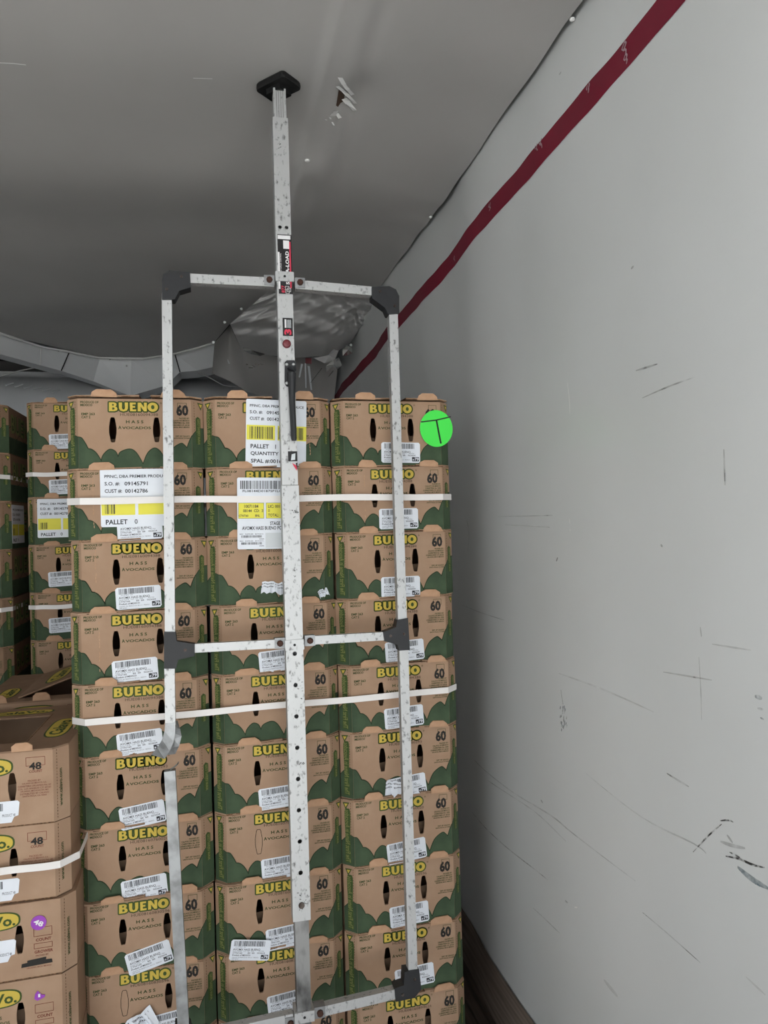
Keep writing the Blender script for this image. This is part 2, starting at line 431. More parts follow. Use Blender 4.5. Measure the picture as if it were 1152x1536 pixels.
for mname, w, pts in SCUFFS:
    q = smooth(wall_px(pts), 5) if len(pts) > 1 else wall_px(pts)
    n = len(q); vs = []
    for i, (a, c) in enumerate(q):
        p0, p1 = q[max(i-1, 0)], q[min(i+1, n-1)]; dx, dy = p1[0]-p0[0], p1[1]-p0[1]; L = math.hypot(dx, dy) or 1
        hw = w*1.0/2*(0.35+0.65*math.sin(math.pi*(i+.3)/(n-.4)))
        vs += [WP(a-dy/L*hw, c+dx/L*hw, 0), WP(a+dy/L*hw, c-dx/L*hw, 0)]
    mb.add(vs, [(2*i, 2*i+1, 2*i+3, 2*i+2) for i in range(n-1)], mname)
for k in range(26):        # blue dabs under the seam
    u = 846+random.uniform(-5, 6); v = 1072+random.uniform(-14, 22)
    c = wall_px([(u, v)])[0]
    mb.ribbon([c, (c[0]+0.002, c[1]-0.005)], 0.0035, 'scuff_blue', WP)
mb.ribbon(wall_px([(843, 1035), (846, 1056)]), 0.003, 'scuff', WP)
struct('scuff_mark', mb, wall_r, 'black, grey and blue scuffs and scratches')

# ceiling fixings and the torn spot
def rivet_at(p, r=0.007, nrm=Vector((0, 0, -1))):
    b = MB(); p = Vector(p)
    b.tube([p, p+nrm*0.003, p+nrm*0.005], r, 'edge_white', 10, [r, r, r*0.5])
    o = obj('rivet', b, ceiling); return o
def on_ceiling(u, v):
    z = CZ+1.10
    for _ in range(8):
        p = atZ(u, v, z); z = ceil_z(p.x, p.y)
    return atZ(u, v, z)
p = on_ceiling(461, 240); rivet_at(p, 0.008)
for u, v in ((650, 325), (862, 28)):
    rivet_at(on_ceiling(u-4, v), 0.006)
mb = MB()
def CP(u, v, n):           # (x,y) on the ceiling, n below it
    return (u, v, ceil_z(u, v)-0.002-n)
def cpx(pts):
    out = []
    for u, v in pts:
        q = on_ceiling(u, v); out.append((q.x, q.y))
    return out
mb.poly([cpx([(509, 128), (513, 131), (517, 139), (516, 150), (511, 153), (507, 159), (504, 157), (506, 146)])], 'torn_brown', CP, 0.0005)
for pts, w in (([(510, 113), (516, 122), (522, 128), (529, 134)], 0.008), ([(506, 126), (514, 131), (522, 137), (533, 147)], 0.008),
               ([(516, 145), (522, 149), (532, 158)], 0.009), ([(499, 171), (502, 165), (504, 159)], 0.010), ([(505, 167), (510, 171)], 0.007),
               ([(487, 175), (490, 174)], 0.003), ([(498, 180), (501, 182)], 0.004), ([(494, 173), (496, 172)], 0.003)):
    q = cpx(pts); n = len(q)
    for i in range(n-1):
        a, b = Vector((*q[i], 0)), Vector((*q[i+1], 0)); t = (b-a).normalized(); s = Vector((-t.y, t.x, 0))*w*(0.8-0.45*i/n)
        la = 0.002+0.012*i/n; lb = 0.002+0.012*(i+1)/n
        mb.add([CP(*(a+s).xy, la), CP(*(a-s).xy, la+0.003), CP(*(b-s).xy*1, lb+0.003), CP(*(b+s).xy, lb)], [(0, 1, 2, 3)], 'edge_white')
struct('torn_lining', mb, ceiling, 'ragged tear with silvery shreds')
mb = MB()
mb.ribbon(cpx([(0, 93), (20, 94), (38, 96)]), 0.003, 'edge_white', CP)
mb.ribbon(cpx([(290, 116), (318, 117)]), 0.002, 'edge_white', CP)
struct('scratch', mb, ceiling, 'thin white scratch')

# ------------------------------------------------------------------ front end of the trailer: air chute manifold
ZC = CZ+1.10
# V-shaped duct face below the end of the lining
BAND = [((-40, 488), (-40, 520)), ((0, 500), (0, 531)), ((62, 520), (60, 548)), ((105, 528), (92, 556)), ((150, 537), (140, 572)), ((197, 539), (195, 594)),
        ((240, 536), (250, 578)), ((262, 531), (270, 558)), ((280, 527), (296, 556)), ((325, 513), (345, 545)), ((362, 508), (420, 548))]
duct = empty('air_duct', (-0.45, 4.85, 0))
tag(duct, 'pale grey V-shaped air duct hanging below the ceiling behind the cartons', 'air duct')
def duct_panel(i0, i1, matn):
    b = MB()
    for i in range(i0, i1):
        (a, c), (d, e) = BAND[i], BAND[i+1]
        Ys = []
        for q in (a, d):
            x = atZ(q[0], q[1], ZC); Ys.append(min(5.05, max(4.0, x.y-0.01)))
        A = atY(*a, Ys[0]); D = atY(*d, Ys[1]); C_ = atY(*c, Ys[0]+0.06); E_ = atY(*e, Ys[1]+0.06)
        off = Vector((0.45, -4.85, 0))
        th = Vector((0, 0.02, 0))
        back = Vector((0, 0.33, 0.02))
        v = [A+off, D+off, E_+off, C_+off, E_+off+back, C_+off+back, A+off+Vector((0, 0.3, 0.08)), D+off+Vector((0, 0.3, 0.08))]
        b.add(v, [(0, 3, 2, 1), (3, 5, 4, 2), (0, 1, 7, 6)], matn)
    me = b.mesh('duct_panel', False)
    return obj('duct_panel', me, duct)
duct_panel(0, 2, 'duct_plastic'); duct_panel(2, 3, 'duct_plastic'); duct_panel(3, 6, 'duct_plastic'); duct_panel(6, 8, 'duct_plastic'); duct_panel(8, 9, 'duct_plastic')
b = MB()
off = Vector((0.45, -4.85, 0))
def Yedge(u, v): return min(5.04, max(4.0, atZ(u, v, ZC).y-0.02))
pts = [(0, 499), (62, 519), (105, 527), (150, 536), (215, 537), (260, 530), (296, 521), (325, 512)]
b.tube([atY(u, v+1, Yedge(u, v)-0.03)+off for u, v in pts], 0.0065, 'edge_white', 6)
obj('edge_strip', b, duct)
for pp in ([(104, 528), (92, 556)], [(62, 520), (60, 548)], [(262, 530), (270, 558)]):
    b = MB(); b.tube([atY(u, v, Yedge(*pp[0])-0.015+0.05*i)+off for i, (u, v) in enumerate(pp)], 0.0035, 'cove_dark' if pp[0][0] != 62 else 'edge_white', 5)
    obj('panel_joint', b, duct)
for u, v in ((11, 503), (88, 526), (115, 529), (122, 531), (165, 539), (207, 540), (190, 549), (263, 531), (318, 515)):
    c = atY(u, v, Yedge(u, v)-0.01)+off; b = MB(); b.tube([c, c+Vector((0, -0.006, 0))], 0.006, 'zinc', 8); obj('rivet', b, duct)
# thin white cable edges running back under the duct
b = MB()
b.tube([atY(0, 564, 5.2)+off, atY(30, 556, 5.1)+off, atY(64, 549, 4.95)+off], 0.004, 'edge_white', 6)
obj('edge_cord', b, duct); b = MB()
b.tube([atY(292, 557, 4.9)+off, atY(312, 565, 5.0)+off, atY(335, 578, 5.1)+off, atY(380, 582, 5.2)+off], 0.004, 'edge_white', 6)
obj('edge_cord', b, duct)

# rounded refrigeration unit moulding on the nose wall
def moulding(parent):
    b = MB()
    def fn(a, c):
        x = -1.6+2.35*a
        t = c
        y = 5.75-0.28*math.sin(math.pi*min(1, t*1.05))**0.6 - 0.05*math.sin(a*22)*math.sin(math.pi*t)
        z = 1.95+0.72*t
        return (x, y, z)
    b.grid(90, 24, fn, 'nose_plastic')
    return obj('moulded_cover', b.mesh('moulded_cover', True), parent)
unit = empty('refrigeration_unit', (-0.4, 5.8, 0)); tag(unit, 'white moulded cooling unit cover on the far end wall', 'cooling unit')
mo = moulding(unit); mo.location = (0.4, -5.8, 0)
b = MB()
for i in range(6):
    c = atY(8+i*14, 578+2*i, 5.42)
    b.bar(c+Vector((0.4, -5.8, 0)), atY(20+i*14, 574+2*i, 5.44)+Vector((0.4, -5.8, 0)), 0.012, 0.006, 'duct_plastic')
obj('rib', b, unit)
b = MB(); b.box(-1.15, 1.15, 0.0, 0.45, 0.9, 1.96, 'nose_plastic'); obj('cabinet', b, unit)

# billowing side panel of the chute
pouch = empty('chute_panel', (0.45, 4.0, 0)); tag(pouch, 'wrinkled dark grey vinyl chute panel with torn edge under the ceiling', 'vinyl panel')
PT = [(400, 438), (440, 424), (480, 412), (520, 425), (550, 440), (578, 456)]
PM = [(345, 486), (390, 482), (450, 480), (500, 478), (530, 472), (545, 484)]
PB = [(362, 524), (395, 532), (440, 537), (485, 534), (508, 526), (527, 513)]
def lerp_l(L, t):
    k = t*(len(L)-1); i = min(int(k), len(L)-2); f = k-i
    return (L[i][0]*(1-f)+L[i+1][0]*f, L[i][1]*(1-f)+L[i+1][1]*f)
def pouch_fn(a, c):
    if c < 0.5:
        p, q, t = lerp_l(PT, a), lerp_l(PM, a), c*2
    else:
        p, q, t = lerp_l(PM, a), lerp_l(PB, a), c*2-1
    u = p[0]*(1-t)+q[0]*t; v = p[1]*(1-t)+q[1]*t
    Y = 3.48+0.08*a*(1-c) + 0.58*c - 0.10*math.sin(math.pi*c)*math.sin(math.pi*a)**0.6
    Y += (0.040*abs(math.sin(11*a+7*c+2*math.sin(5*c))) + 0.030*math.sin(24*c-13*a+3*math.sin(4*a)) + 0.018*abs(math.sin(21*a+25*c)))*math.sin(math.pi*min(1, c*1.15+0.05))
    P = atY(u, v, Y)
    return P-Vector((0.45, 4.0, 0))
b = MB(); b.grid(80, 60, pouch_fn, 'vinyl_pouch')
obj('sheet', b.mesh('sheet', True), pouch)
po_ = Vector((0.45, 4.0, 0))
for u, v in ((362, 464), (337, 484), (320, 514), (577, 458), (543, 486), (396, 436), (526, 518)):
    c = atY(u, v, 3.75)-po_; b = MB(); b.tube([c, c+Vector((0, -0.008, 0))], 0.007, 'zinc', 8); obj('rivet', b, pouch)
b = MB()
for poly, Y, mn in (([(364, 521), (372, 523), (380, 528), (398, 531), (390, 534), (376, 531), (366, 526)], 4.0, 'foil'),
                ([(470, 537), (487, 545), (502, 540), (508, 526), (500, 524), (490, 534)], 3.98, 'vinyl_pouch'),
                ([(514, 524), (520, 518), (527, 521), (529, 530), (521, 533), (514, 534)], 3.93, 'foil'),
                ([(500, 540), (508, 536), (513, 548), (506, 554), (498, 549), (492, 552), (490, 558), (489, 549)], 3.95, 'foil')):
    P3 = [atY(u, v, Y+random.uniform(-.03, .03))-po_ for u, v in poly]
    c = sum(P3, Vector())/len(P3)+Vector((0, -0.03, 0))
    b = MB(); b.add(P3+[c], [(i, (i+1) % len(P3), len(P3)) for i in range(len(P3))], mn); obj('torn_edge', b, pouch)
b = MB()
for k in range(9):
    c = atY(368+k*3.2+random.uniform(-2, 2), 549+random.uniform(-3, 4), 4.25)-po_
    b.tube([c, c+Vector((0.012, 0, -0.002))], 0.003, 'foil', 5)
fs_ = obj('foil_speck', b, pouch); fs_['kind'] = 'stuff'
# lower dark wing beneath the pouch, with hanging strips
b = MB()
W1 = [(322, 514), (345, 488), (362, 524), (420, 536), (480, 536), (508, 538)]
W2 = [(318, 560), (345, 572), (372, 588), (420, 600), (470, 610), (500, 612)]
def wing(a, c):
    p, q = lerp_l(W1, a), lerp_l(W2, a)
    return atY(p[0]*(1-c)+q[0]*c, p[1]*(1-c)+q[1]*c, 4.32+0.3*c+0.1*a+0.03*math.sin(9*a)*math.sin(3*c))-po_
b.grid(40, 16, wing, 'vinyl')
obj('lower_sheet', b.mesh('lower_sheet', True), pouch)
b = MB()
c = atY(463, 541, 4.15)-po_
b.box(c.x-0.017, c.x+0.017, c.y, c.y+0.02, c.z-0.016, c.z+0.016, 'red_button'); obj('red_reflector', b, pouch, None)
b = MB()
for top, bot, w in (((458, 545), (459, 582), 0.010), ((463, 549), (467, 585), 0.014), ((453, 546), (449, 566), 0.012), ((483, 552), (466, 574), 0.004), ((500, 556), (493, 565), 0.004)):
    A = atY(*top, 4.12)-po_; B = atY(*bot, 4.12)-po_; s = Vector((w/2, 0.003, 0))
    b = MB(); b.add([A-s, A+s, B+s*0.7, B-s*0.7], [(0, 1, 2, 3)], 'paper_grey' if w > 0.009 else 'cove_dark'); obj('hanging_strip', b, pouch)

# ------------------------------------------------------------------ avocado cartons
CW, CH, CD = 0.315, 0.1675, 0.40        # carton size
PW = 0.130                              # half width of the front panel
CX, CY = 0.0275, 0.028                  # corner chamfer
D0, X0, PITCHX, PITCHZ, ZTOP = 1.8525, -0.3352, 0.32, 0.170, CZ+0.3107

def PLC(u, v, n):       # left chamfer: u = distance from the panel edge
    k = u/math.hypot(CX, CY); q = 0.7071*n
    return (-PW-CX*k-q, CY*k-q, v)
def PRC(u, v, n):
    k = u/math.hypot(CX, CY); q = 0.7071*n
    return (PW+CX*k+q, CY*k-q, v)
def PSR(u, v, n):       # right side of the carton
    return (PW+CX+n, CY+u, v)
CL = math.hypot(CX, CY)

def hole_loop(cx, cz, hw=0.0085, hh=0.030):
    return [(cx-hw*.45, cz-hh), (cx+hw*.45, cz-hh), (cx+hw*.62, cz-hh*.9), (cx+hw, cz-hh*.25), (cx+hw, cz+hh*.25), (cx+hw*.62, cz+hh*.9),
            (cx+hw*.4, cz+hh), (cx-hw*.4, cz+hh), (cx-hw*.62, cz+hh*.9), (cx-hw, cz+hh*.25), (cx-hw, cz-hh*.25), (cx-hw*.62, cz-hh*.9)]
HOLES = [(-0.0525, 0.093), (0.048, 0.093)]
def carton_body(holes, cm='cardboard', ch=CH, liner=True, top=True):
    b = MB()
    outer = [(-PW, 0), (PW, 0), (PW, ch), (-PW, ch)]
    b.poly([outer]+[hole_loop(*h) for h in holes], cm, XZ, 0.0, back=0.004)
    for P in (PLC, PRC):
        b.poly([[(0, 0), (CL, 0), (CL, ch), (0, ch)]], cm, P, 0.0)
    sx = PW+CX
    b.add([(-sx, CY, 0), (-sx, CD, 0), (-sx, CD, ch), (-sx, CY, ch)], [(0, 1, 2, 3)], cm)
    b.add([(sx, CY, 0), (sx, CD, 0), (sx, CD, ch), (sx, CY, ch)], [(3, 2, 1, 0)], cm)
    b.add([(-sx, CD, 0), (sx, CD, 0), (sx, CD, ch), (-sx, CD, ch)], [(0, 1, 2, 3)], cm)
    ring = [(-PW, 0), (PW, 0), (sx, CY), (sx, CD), (-sx, CD), (-sx, CY)]
    b.add([(x, y, 0.001) for x, y in ring], [tuple(reversed(range(6)))], cm)
    if top: b.add([(x, y, ch-0.001) for x, y in ring], [tuple(range(6))], cm)
    if liner:
        for i, (hx, hz) in enumerate(holes):
            t = 0.073 if i == 0 else 0.078
            b.add([(hx-.025, 0.030, .01), (hx+.025, 0.030, .01), (hx+.025, 0.034, t+.004), (hx-.025, 0.034, t)], [(0, 1, 2, 3)], 'liner')
    # perforated fold lines down both corners
    for P in (PLC, PRC):
        z = 0.006
        while z < ch-0.008:
            b.rect(0.0085, 0.0100, z, z+0.004, 'corrugation', P, 0.0003); z += 0.0066
    # crushed corrugated edge showing along the bottom
    b.rect(-PW, PW, -0.0010, 0.0012, 'corrugation', XZ, 0.0004)
    return b.mesh('body')
BODY = carton_body(HOLES)
BODY_SHADED = carton_body(HOLES, 'cardboard_shaded')  # same body with shade put into the board colour
BODY_UNPUNCHED = carton_body(HOLES[1:])
BODY_PLAIN = carton_body([])

HA = smooth([(-.130, .076), (-.122, .073), (-.113, .058), (-.1085, .048)]) 
HB = smooth([(-.1085, .048), (-.100, .046), (-.090, .037), (-.080, .020)])
HC = smooth([(-.080, .018), (-.076, .032), (-.0615, .046), (-.048, .042), (-.0415, .029)])
HD = smooth([(-.0415, .029), (-.036, .040), (-.0150, .047), (.000, .038), (.0150, .011)])
HE = smooth([(.0150, .011), (.026, .037), (.042, .049), (.056, .040), (.068, .016)])
HF = smooth([(.068, .016), (.082, .045), (.1035, .060), (.113, .055), (.118, .049)])
HG = smooth([(.118, .049), (.123, .063), (.130, .078)])
def hills():
    b = MB()
    top = []
    for s in (HA, HB, HC, HD, HE, HF, HG): top += s
    top = [p for i, p in enumerate(top) if i == 0 or (abs(p[0]-top[i-1][0])+abs(p[1]-top[i-1][1])) > 1e-6]
    b.poly([[(-.130, .0015)]+top+[(.130, .0015)]], 'hill_green', XZ, 0.0005)
    for s in (HA, HB, HC, HD, HE, HF, HG): b.ribbon(s, 0.0022, 'hill_edge', XZ, 0.0007)
    l = smooth([(0, .076), (.012, .079), (.026, .072), (CL, .060)])
    b.poly([[(0, .0015)]+l+[(CL, .0015)]], 'hill_green', PLC, 0.0005); b.ribbon(l, 0.0016, 'hill_edge', PLC, 0.0007)
    l = smooth([(0, .078), (.012, .090), (.024, .098), (CL, .099)])
    b.poly([[(0, .0015)]+l+[(CL, .0015)]], 'hill_green', PRC, 0.0005); b.ribbon(l, 0.0016, 'hill_edge', PRC, 0.0007)
    b.rect(0, 0.37, .0015, .06, 'hill_green', PSR, 0.0005)
    b.ribbon(smooth([(0, .09), (.05, .10), (.1, .06), (.15, .08), (.22, .06), (.3, .09), (.37, .06)]), 0.002, 'hill_edge', PSR, .0006)
    return b.mesh('hill_print')
HILLS = hills()
bf, be = MB(), MB(); brand(bf, be, -.060, .052, .1375, .1585)
BRAND = bf.mesh('brand_lettering'); BRAND_EDGE = be.mesh('lettering_outline')
b = MB(); put_line(b, '®', .057, .1555, .160, 'ink_green', XZ, .0007); REG = b.mesh('registered_mark')

b = MB()
def T(t, u0, u1, v0, v1, bold=0.02, m_='ink_green', **k): put_text(b, t, u0, u1, v0, v1, m_, XZ, 0.0006, bold, **k)
SMALL = []
def done(nm):
    global b
    SMALL.append((nm, b.mesh(nm))); b = MB()
T('PRODUCE OF', -.124, -.083, .1560, .1615, .03); T('MEXICO', -.124, -.097, .1490, .1545, .03); done('origin_print')
T('EMP 263', -.122, -.092, .1275, .1335, .03); T('CAT 2', -.122, -.102, .1200, .1260, .03); done('grade_print')
T('H A S S', -.022, .0180, .1085, .1160, .025); T('A', -.0400, -.0325, .0945, .1025, .025); T('VOCADOS', -.0315, .0350, .0945, .1010, .025); done('variety_lettering')
def R_(t, v0, h, bold=0.03): put_line(b, t, .1255, v0, v0+h, 'ink_green', XZ, .0006, bold, 'R', 0.9)
for i, t in enumerate(('PACKED BY:', 'CALAVO DE MEXICO', 'CARRETERA No. 2500', 'CORREDORES C.P. 60120', 'URUAPAN, MICH. MEXICO')): R_(t, .119-.0055*i, .0038)
done('packer_print')
for i, t in enumerate(('DIST. BY CALAVO', 'SANTA PAULA, CA 93060')): R_(t, .0755-.0052*i, .0036)
done('distributor_print')
b.ribbon([(.098, .158), (.098, .144), (.119, .144), (.119, .158)], .0010, 'ink_green', XZ, .0005, closed=True); done('count_frame')
b = MB()
b.poly([smooth([(.010, .008), (.012, .07), (.010, .138), (.018, .146), (.028, .138), (.027, .08), (.029, .008)], 3)], 'ink_brand', PLC, .0009)
put_text(b, 'The First Name in Avocados', .0125, .0265, .010, .142, 'ink_olive', PLC, .0012, 0.01, turn=1)
b.poly([[(.012, .162), (.033, .160), (.024, .143)]], 'ink_brand', PLC, .0010)
b.poly([[(.017, .1585), (.028, .1575), (.0235, .149)]], 'ink_yellow', PLC, .0014)
CORNER = b.mesh('corner_lettering'); b = MB()
b.poly([[(.013, .060), (.013, .122), (.020, .127), (.029, .122), (.029, .060)]], 'ink_brand', PRC, .0009)
put_text(b, 'www.calavo.com', .015, .027, .058, .121, 'ink_olive', PRC, .0012, 0.01, turn=1)
b.poly([[(.019, .162), (.038, .160), (.031, .143)]], 'ink_brand', PRC, .0010)
b.poly([[(.024, .1585), (.035, .1575), (.0305, .149)]], 'ink_yellow', PRC, .0014)
CORNER_R = b.mesh('corner_lettering')
def outl(t, u0, u1, v0, v1, m_, w=0.004):
    b = MB(); put_text(b, t, u0, u1, v0, v1, m_, XZ, .0008, 0.045); return b
SIXTY = outl('60', .092, .1205, .126, .1535, 'ink_black').mesh('count_stamp')
LOTS = {}
def lot(t):
    if t not in LOTS:
        b = MB(); put_text(b, t, -.037, .050, .1275, .1340, 'ink_stamp', XZ, .0007, 0.0); LOTS[t] = b.mesh('lot_stamp')
    return LOTS[t]
b = MB(); put_text(b, 'BUENO', .03, .36, .075, .145, 'ink_brand', PSR, .0008, .06); put_text(b, 'BUENO', .03, .36, .075, .145, 'ink_olive', PSR, .0012, .01)
SIDEBRAND = b.mesh('side_lettering')  # olive fill is the brand yellow with the side's shade mixed in
b = MB(); b.ribbon(hole_loop(*HOLES[0]), 0.0014, 'ink_stamp', XZ, 0.0005, closed=True); UNPUNCHED = b.mesh('hand_hole_crease')

# top flaps: two curled strips of board with an upright locking tab each
def flap_mesh(x0, x1, curl, seed, up=0.0):
    rr = random.Random(seed); b = MB(); n = 8; t = 0.0035
    vs = []
    for i in range(n+1):
        a = i/n; x = x0+(x1-x0)*a
        lift = curl*(a**2 if curl > 0 else -((1-a)**2)) + rr.uniform(-.0008, .0008)
        yf = -0.0055 + rr.uniform(-.0012, .0012)
        if abs(x) > PW: yf += (abs(x)-PW)*1.0
        for (y, z) in ((yf, 0), (yf, t), (0.05, t+.001), (0.05, 0.0005)):
            vs.append((x, y, max(0, up-abs(lift)*.3)+abs(lift)*0.4*(1 if up else 0)+(0 if up else lift*.6)+z+CH-0.0015))
    fs = []
    for i in range(n):
        for k in range(4):
            fs.append((i*4+k, i*4+(k+1) % 4, (i+1)*4+(k+1) % 4, (i+1)*4+k))
    b.add(vs, fs, 'cardboard'); b.add(vs[:4], [(3, 2, 1, 0)], 'corrugation'); b.add(vs[-4:], [(0, 1, 2, 3)], 'corrugation')
    # ragged brown corrugation along the lip
    for i in range(n):
        a, c = Vector(vs[i*4]), Vector(vs[(i+1)*4]); d = Vector((0, -.0004, 0))
        if rr.random() < 0.75:
            b.add([a+d, c+d, c+d+Vector((0, 0, .0016)), a+d+Vector((0, 0, .0016))], [(0, 1, 2, 3)], 'corrugation')
    return b.mesh('top_flap')
def tab_mesh(w, h, seed):
    rr = random.Random(seed); b = MB()
    L = [(-w/2-.003, 0), (w/2+.003, 0), (w/2, h*.55), (w/2-.009, h), (-w/2+.009, h), (-w/2-.001, h*.6)]
    L = [(x+rr.uniform(-.0015, .0015), z+rr.uniform(-.001, .001)) for x, z in L]
    b.poly([L], 'cardboard_cut', XZ, 0.0, back=0.003)
    return b.mesh('tab')
FLAPS_L = [flap_mesh(-.155, .00+.005*i, .006, i) for i in range(4)]
FLAPS_R = [flap_mesh(.040+.006*i, .155, -.006, 20+i) for i in range(4)]
FLAPS_TL = [flap_mesh(-.155, .006+.004*i, .017, 60+i, .005) for i in range(2)]
FLAPS_TR = [flap_mesh(.036+.004*i, .155, -.017, 70+i, .005) for i in range(2)]
TABS = [tab_mesh(.047, .0190, 40+i) for i in range(5)]

def carton(loc, rz=0.0, body=None, lotno='HUE08160094388', seed=0, sixty=True, side=False, flaps=True, unp=False, brandon=True, lean=0.0, top=False):
    rr = random.Random(seed)
    root = empty('avocado_carton', loc, (lean, 0, rz))
    obj('body', body or BODY, root)
    obj('hill_print', HILLS, root)
    if brandon:
        bl = obj('brand_lettering', BRAND, root); obj('lettering_outline', BRAND_EDGE, bl); obj('registered_mark', REG, root)
    for nm, me in SMALL: obj(nm, me, root)
    obj('corner_lettering', CORNER, root); obj('corner_lettering', CORNER_R, root)
    s = obj('count_stamp', SIXTY, root); s.location = (rr.uniform(-.004, .004), 0, rr.uniform(-.006, .003))
    l = obj('lot_stamp', lot(lotno), root); l.location = (rr.uniform(-.002, .008), 0, rr.uniform(-.002, .001))
    if unp: obj('hand_hole_crease', UNPUNCHED, root)
    if side: obj('side_lettering', SIDEBRAND, root)
    if flaps:
        for F, x in ((FLAPS_TL if top else FLAPS_L, -0.074), (FLAPS_TR if top else FLAPS_R, 0.093)):
            f = obj('top_flap', rr.choice(F), root)
            t = obj('tab', rr.choice(TABS), f)
            t.location = (x+rr.uniform(-.006, .006), -0.0070, CH-0.001+(.004 if top else 0))
            t.rotation_euler = (rr.uniform(0, .10), rr.uniform(-.03, .03), 0); sc = rr.uniform(.85, 1.1); t.scale = (rr.uniform(.9, 1.15), 1, sc)
    return root

# ---- stickers
def bars(b, u0, u1, v0, v1, seed, m_='print_black', P=None, lift=.0006, dens=1.0):
    rr = random.Random(seed); u = u0
    while u < u1:
        w = rr.choice((.0006, .0009, .0014, .0020))*dens
        b.rect(u, min(u+w, u1), v0, v1, m_, P, lift); u += w+rr.choice((.0007, .0010, .0016))*dens
SW, SH = 0.104, 0.053
b = MB(); c = .004
b.poly([[(-SW/2+c, -SH/2), (SW/2-c, -SH/2), (SW/2, -SH/2+c), (SW/2, SH/2-c), (SW/2-c, SH/2), (-SW/2+c, SH/2), (-SW/2, SH/2-c), (-SW/2, -SH/2+c)]], 'paper', XZ, .0004, back=.0004)
ST_PAPER = b.mesh('barcode_sticker')
b = MB()
bars(b, -.044, .036, .010, .0235, 5)
put_line(b, '(01) 00748993  1234', -.040, .0060, .0090, 'print_black', lift=.0006)
put_text(b, 'AVOMX HASS BUENO', -.045, .026, -.0010, .0045, 'print_black', lift=.0006, bold=.01)
put_text(b, 'PACK DATE   LOT  No.  SIZE', -.045, .010, -.0045, -.0022, 'print_black', lift=.0006)
put_text(b, 'CTN/160', -.045, -.020, -.0095, -.0055, 'print_black', lift=.0006, bold=.01)
put_text(b, '60  60', -.006, .012, -.0090, -.0055, 'print_black', lift=.0006, bold=.02)
put_text(b, 'Pack Date', .022, .036, -.0030, -.0005, 'print_black', lift=.0006); put_text(b, '022624', .019, .039, -.0090, -.0050, 'print_black', lift=.0006, bold=.01)
put_text(b, 'Product of MEXICO', -.045, .002, -.0150, -.0110, 'print_black', lift=.0006, bold=.02)
put_text(b, 'CALAVO DE MEXICO S.A. DE C.V.  MEXICO', -.045, .024, -.0200, -.0175, 'print_black', lift=.0006)
put_text(b, 'GRP 263/26', -.045, -.028, -.0240, -.0215, 'print_black', lift=.0006)
b.rect(.030, .049, -.0225, -.0115, 'print_black', None, .0006)
put_text(b, '79', .037, .048, -.0210, -.0130, 'paper', lift=.0009, bold=.03); put_text(b, '#', .0315, .036, -.0205, -.0160, 'paper', lift=.0009, bold=.02)
ST_PRINT = b.mesh('sticker_print')

def local_xz(root, u, v, Y=None):
    p = atY(u, v, Y if Y is not None else root.location.y)
    return p.x-root.location.x, p.z-root.location.z
def sticker(root, u, v, rot=0.0, sc=1.0, lift=0.0012, label=None):
    x, z = local_xz(root, u, v)
    s = obj('barcode_sticker', ST_PAPER, root, (x, -lift, z), (0, -math.radians(rot), 0)); s.scale = (sc, 1, sc)
    if label: s['label'] = label
    obj('sticker_print', ST_PRINT, s)
    return s
def torn_sticker(root, u, v, rot, seed, w=.07, h=.04, curl=0.01):
    rr = random.Random(seed); x, z = local_xz(root, u, v); b = MB()
    n = 9
    top = [(-w/2+w*i/n, h/2*(1-0.25*abs(i/n-.5))+rr.uniform(-.004, .003)) for i in range(n+1)]
    bot = [(-w/2+w*i/n, -h/2*(rr.uniform(.35, 1.0))) for i in range(n+1)]
    vs = []
    for i in range(n+1):
        k = i/n
        vs += [(top[i][0], -.001-curl*abs(math.sin(k*5+seed))*0.5, top[i][1]), (bot[i][0], -.001-curl*abs(math.sin(k*7+seed)), bot[i][1])]
    b.add(vs, [(2*i, 2*i+1, 2*i+3, 2*i+2) for i in range(n)], 'paper')
    s = obj('torn_sticker', b, root, (x, -.0015, z), (0, -math.radians(rot), 0)); s['label'] = 'torn white paper sticker'
    b = MB()
    for i in range(n-1):
        a0, a1 = vs[2*i], vs[2*i+2]; c0, c1 = vs[2*i+1], vs[2*i+3]
        def mix(p, q, t): return Vector(p)*(1-t)+Vector(q)*t
        d = Vector((0, -.0005, 0))
        for t in (.25, .5):
            for k in (0.0, .35, .7):
                A = mix(a0, a1, k); A2 = mix(a0, a1, k+.18); C = mix(c0, c1, k); C2 = mix(c0, c1, k+.18)
                b.add([mix(A, C, t-.1)+d, mix(A, C, t)+d, mix(A2, C2, t)+d, mix(A2, C2, t-.1)+d], [(0, 1, 2, 3)], 'print_black')
    obj('sticker_print', b, s)
    return s

